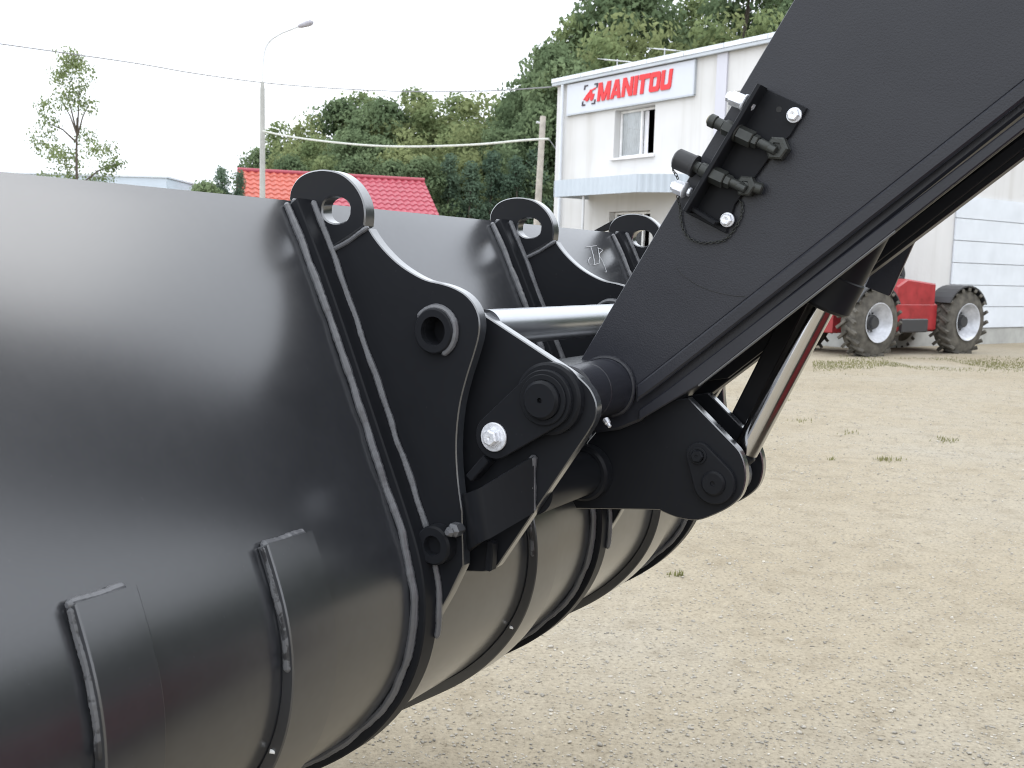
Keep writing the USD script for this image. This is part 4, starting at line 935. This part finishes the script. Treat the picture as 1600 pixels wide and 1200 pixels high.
# the lower shell laps over the web: a bevelled band, a groove, then the lower lip
bandr = [fA + [-.012, -.004], to_b(fA, fB, BE), to_b(gA, gB, BE), gA, bz(1000, 628, AB0)]
obj('lap_strip', plate(inset(np.array(bandr) if area2(bandr) > 0 else np.array(bandr)[::-1], .0008), AB0 - .0165, AB0 - .0101, (), .004), 'boom_paint', bm)
obj('weld_bead', weld([W(AB0 - .011, *ext(fA, fB, q)) for q in np.linspace(0, 1.25, 60)], .0022, 51), 'boom_paint', bm)
lip = [kA, to_b(kA, kB, .2), to_b(lA, lB, .2), lA, bz(1000, 657, AB0), bz(1000, 640, AB0)]
def slant(u, v, h): return W(h, u, v)
obj('lower_lip', plate(lip, AB0 - .007, AB0 - .0005, (), .002), 'boom_paint', bm)
low = [to_b(kA, kB, .2), to_b(lA, lB, .2), lA, kA]
obj('lower_web', plate(low, AB0 + .0005, AB0 + .010, (), .001), 'plate_paint', bm)
obj('lower_web', plate(low, AB1 - .012, AB1 - .0005, (), .001), 'plate_paint', bm)
obj('lip_edge', tube([W(AB0 - .004, *ext(lA, lB, q)) for q in np.linspace(0, 1.0, 12)], .0024, 8), 'cut_edge', bm)
# the far flange under the boom
uA, uB = bz(1108, 622, 1.66), bz(1206, 548, 1.66)
obj('far_flange', plate([bz(1060, 600, 1.66), to_b(bz(1060, 600, 1.66), bz(1060, 600, 1.66) + (uB - uA), BE), to_b(uA, uB, BE), uA], 1.628, 1.66, (), .002), 'plate_paint', bm)
# foot tube
obj('foot_tube', lathe(W(1.335, *piv), A, [(0, .030), (0, .040), (.003, .043), (.062, .043), (.0635, .0440), (.118, .0440), (.122, .0455), (.140, .0455), (.140, 0)], 48), 'boom_paint', bm)
obj('weld_bead', weld([W(AB0 - .014, *(piv + .047 * np.array([math.cos(q), math.sin(q)]))) for q in np.linspace(-1.4, 2.4, 40)], .0048, 61), 'boom_paint', bm)
obj('grease_nipple', lathe(pt(946, 655, 1.40), unit(B * .6 - Z * .6 - A * .3), [(0, 0), (0, .005), (.008, .005), (.010, .003), (.015, .003), (.015, 0)], 8), 'zinc', bm)
# tilt ram
RA = 1.548
r0 = bz(1116, 752, BR0 - .01); e0, e1 = pt(1163, 708, RA), pt(1284, 478, RA)
rdv = unit(e1 - e0)
eye = W(RA, *r0)
obj('ram_eye', ringbody(eye - A * .026, A, .052, .033, .0195, .003, 40), 'ground_steel', bm)
obj('ram_collar', rod(eye + rdv * .028, e0 + rdv * .006, .0215, 32, .002), 'plate_paint', bm)
obj('ram_rod', rod(e0 + rdv * .004, e1 + rdv * .25, .0198, 48), 'chrome', bm)
obj('ram_barrel', lathe(e1, rdv, [(0, .0205), (0, .038), (.004, .042), (.05, .042), (.052, .0395), (.9, .0395), (.9, 0)], 44), 'plate_paint', bm)
obj('gland_nut', ringbody(e1 - rdv * .002, rdv, .014, .033, .0204, .002, 32), 'rubber_black', bm)
g0, g1 = pt(1147, 672, 1.62), pt(1222, 524, 1.62); gdv = unit(g1 - g0)
obj('guard_bar', box((g0 + g1) / 2 + gdv * .06, gdv, A, unit(np.cross(gdv, A)), np.linalg.norm(g1 - g0) / 2 + .09, .008, .0145, .002), 'plate_paint', bm)
q0, q1 = pt(1371, 455, 1.78), pt(1425, 335, 1.78); qv = unit(q1 - q0)
obj('stay_plate', box((q0 + q1) / 2 + qv * .10, qv, A, unit(np.cross(qv, A)), np.linalg.norm(q1 - q0) / 2 + .1, .006, .022, .002), 'boom_paint', bm)

# hydraulic coupling bracket on the web
HF = AB0 - .011
fl = HF - .038
def P2(x, y, a): return pt(x, y, a)
bp_ring = poly([(1196, 138), (1263, 170), (1236, 213), (1218, 228), (1150, 320), (1136, 365), (1074, 333), (1094, 300)], HF)
br = obj('coupling_bracket', plate(bp_ring, HF - .006, HF - .0003, (), .001), 'plate_paint', bm)
f0, f1 = bz(1183, 129, fl), bz(1066, 328, fl)
fd = unit(f1 - f0); fn = np.array([-fd[1], fd[0]]);  fn = fn if fn[0] > 0 else -fn
obj('flange', plate([f0, f1, f1 + fn * .007, f0 + fn * .007], fl, HF - .0065, (), .001), 'plate_paint', br)
obj('gusset', plate([f1 + fn * .007 - fd * .004, f1 + fn * .050 - fd * .004, f1 + fn * .050 - fd * .010, f1 + fn * .007 - fd * .010], fl + .012, HF - .0065, (), .001), 'plate_paint', br)
fdv = fd[0] * B + fd[1] * Z; fnv = fn[0] * B + fn[1] * Z
for x, y in ((1241, 180), (1136.5, 343.5)):
    c = pt(x, y, HF - .006)
    z_ = obj('bracket_bolt', lathe(c - A * .0022, A, [(0, .003), (0, .0105), (.002, .0110), (.002, .003), (0, .003)], 28), 'zinc', br)
    obj('hex_head', lathe(c - A * .0105, A, [(.0012, 0), (0, .0045), (0, .0072), (.0012, .0088), (.0082, .0088), (.0082, 0)], 6, .2), 'zinc', z_, smooth=False)
obj('bolt_hole', lathe(pt(1217, 171, HF - .0064), A, [(0, 0), (0, .0042), (.0003, .0042), (.0003, 0)], 20), 'dark_hole', br)
def stack(name, x0, y0, x1, y1, a, segs, matn, parent, label=None, hexes=()):
    """Turned pieces in a row on the line between two points: (from, to, radius, sides)."""
    p, q_ = pt(x0, y0, a), pt(x1, y1, a); d = q_ - p; ms = []
    L = np.linalg.norm(d)
    for s0_, s1_, r, sides in segs:
        c = min(.0012, r * .15); ms.append(lathe(p + d * s0_, d, [(0, 0), (0, r - c), (c, r), ((s1_ - s0_) * L - c, r), ((s1_ - s0_) * L, r - c), ((s1_ - s0_) * L, 0)], sides, .4))
    return obj(name, join(ms), matn, parent, label, smooth=28)
FA = (fl + HF) / 2 - .004
# upper coupling: bare nipple, sleeve, nut, pipe and elbow
u1 = stack('hydraulic_coupling', 1109, 187, 1212, 236, FA, [(0, .10, .0098, 24), (.10, .22, .0085, 24), (.22, .40, .0115, 6), (.40, .44, .0135, 24), (.44, .66, .0125, 6), (.66, .74, .0098, 6), (.74, 1.0, .0062, 18)], 'gun_metal', bm, 'upper bare coupling')
obj('nipple_tip', rod(pt(1107, 186, FA), pt(1113, 189, FA), .0072, 18, .001), 'brass_dull', u1)
el = pt(1206, 232, FA); wl = pt(1206, 232, HF - .004)
obj('elbow', tube(np.array(spline([pt(1188, 223, FA), pt(1199, 229, FA), el + A * .006, (el + wl) / 2 + A * .004, wl], 6)), .0068, 16), 'gun_metal', u1)
obj('elbow_nut', lathe(pt(1212, 231, HF - .020), A, [(.004, 0), (.004, .008), (0, .0085), (0, .0145), (.002, .0172), (.018, .0172), (.018, 0)], 6, .1), 'gun_metal', u1, smooth=False)
# lower coupling with its dust cap
u2 = stack('hydraulic_coupling', 1082, 258, 1165, 296, FA, [(0, .16, .0085, 24), (.16, .30, .0105, 24), (.30, .62, .0128, 6), (.62, .73, .0098, 6), (.73, 1.0, .0062, 18)], 'gun_metal', bm, 'lower coupling with a dust cap')
obj('dust_cap', lathe(pt(1056, 247, FA), pt(1086, 260, FA) - pt(1056, 247, FA), [(0, 0), (0, .0125), (.003, .0155), (.030, .0155), (.031, .0165), (.034, .0165), (.034, 0)], 30), 'rubber_black', u2)
el = pt(1158, 291, FA); wl = pt(1162, 291, HF - .004)
obj('elbow', tube(np.array(spline([pt(1138, 282, FA), pt(1150, 288, FA), el + A * .006, (el + wl) / 2 + A * .004, wl], 6)), .0068, 16), 'gun_metal', u2)
obj('elbow_nut', lathe(pt(1163, 290, HF - .020), A, [(.004, 0), (.004, .007), (0, .0075), (0, .0130), (.002, .0155), (.018, .0155), (.018, 0)], 6, .1), 'gun_metal', u2, smooth=False)
obj('pipe_stub', rod(pt(1160, 287, HF - .012), pt(1192, 296, HF - .008), .0085, 18, .002), 'gun_metal', u2)
# zinc nuts on the flange
for x0, y0, x1, y1, lab in ((1136, 150, 1178, 166, 'upper zinc nut and bolt'), (1050, 289, 1080, 301, 'lower zinc nut and bolt')):
    stack('flange_bolt', x0, y0, x1, y1, fl + .018, [(0, .14, .0075, 6), (.14, .62, .0105, 6), (.62, .72, .0125, 24), (.84, 1.0, .0068, 6)], 'zinc', bm, lab)
# chains of the dust caps
def chain(pts, name, parent):
    P = np.array(spline([pt(*p) for p in pts], 10)); s = np.concatenate([[0], np.cumsum(np.linalg.norm(np.diff(P, axis=0), axis=1))]); n = int(s[-1] / .0048); ms = []
    q = np.linspace(0, s[-1], n); C = np.stack([np.interp(q, s, P[:, c]) for c in range(3)], 1)
    for i in range(n - 1):
        d = unit(C[i + 1] - C[i]); x, y, _ = frame_of(d); u = x if i % 2 else y; m = (C[i] + C[i + 1]) / 2
        loop = np.array([m + d * .0036 * math.cos(t) + u * .0019 * math.sin(t) for t in np.linspace(0, 2 * math.pi, 9)]); ms.append(tube(loop, .0007, 5))
    obj(name, join(ms), 'gun_metal', parent, smooth=True, kind='stuff')
chain([(1053, 250, FA), (1051, 264, FA + .005), (1058, 276, FA + .012), (1061, 292, fl + .02), (1059, 308, HF - .012), (1063, 326, HF - .004)], 'cap_chain', u2)
chain([(1063, 326, HF - .004), (1064, 342, HF - .003), (1068, 360, HF - .0025), (1078, 373, HF - .0025), (1095, 379, HF - .0025), (1118, 378, HF - .0025), (1133, 374, HF - .0025), (1146, 360, HF - .0025), (1157, 340, HF - .003), (1160, 322, HF - .003), (1155, 312, HF - .004)], 'cap_chain', u2)
# rub marks in the paint of the web
plain('scuff', (0.020, 0.020, 0.021), 0.6)
obj('scuff_mark', tube([pt(x, y, AB0 - .0103) for x, y in spline([(1056, 418), (1075, 436), (1105, 452), (1140, 461), (1178, 464)], 6)], .0005, 4), 'scuff', bm)

# ------------------------------------------------------------------ unseen rest of the machine, right of the camera, placed for its reflections
mz = to_b(tA, tB, BE)[1] - .12
def mbox(b0, b1, a0, a1, z0, z1, ch=.02):
    return box(W((a0 + a1) / 2, (b0 + b1) / 2, (z0 + z1) / 2), B, A, Z, (b1 - b0) / 2, (a1 - a0) / 2, (z1 - z0) / 2, ch)
obj('unseen_boom_rear', box(W(1.555, 2.75, mz - .45), unit(B - .2 * Z), A, unit(Z + .2 * B), 2.35, .11, .16, .01), 'machine_red', bm)
obj('unseen_chassis', mbox(.72, 5.2, 1.0, 2.1, .42, 1.0), 'frame_red', bm)  # out of view, gives the ram rod its red reflection
obj('unseen_cab', mbox(2.3, 3.7, .45, 1.35, 1.01, 2.40, .06), 'machine_red', bm)
for b_, a_, o_ in ((1.45, .62, -A), (1.45, 2.48, A), (4.3, .62, -A), (4.3, 2.48, A)):  # unseen wheels, out of view, darken the reflections on the bucket
    wheel(W(a_, b_, WR - .02), o_, bm, '')
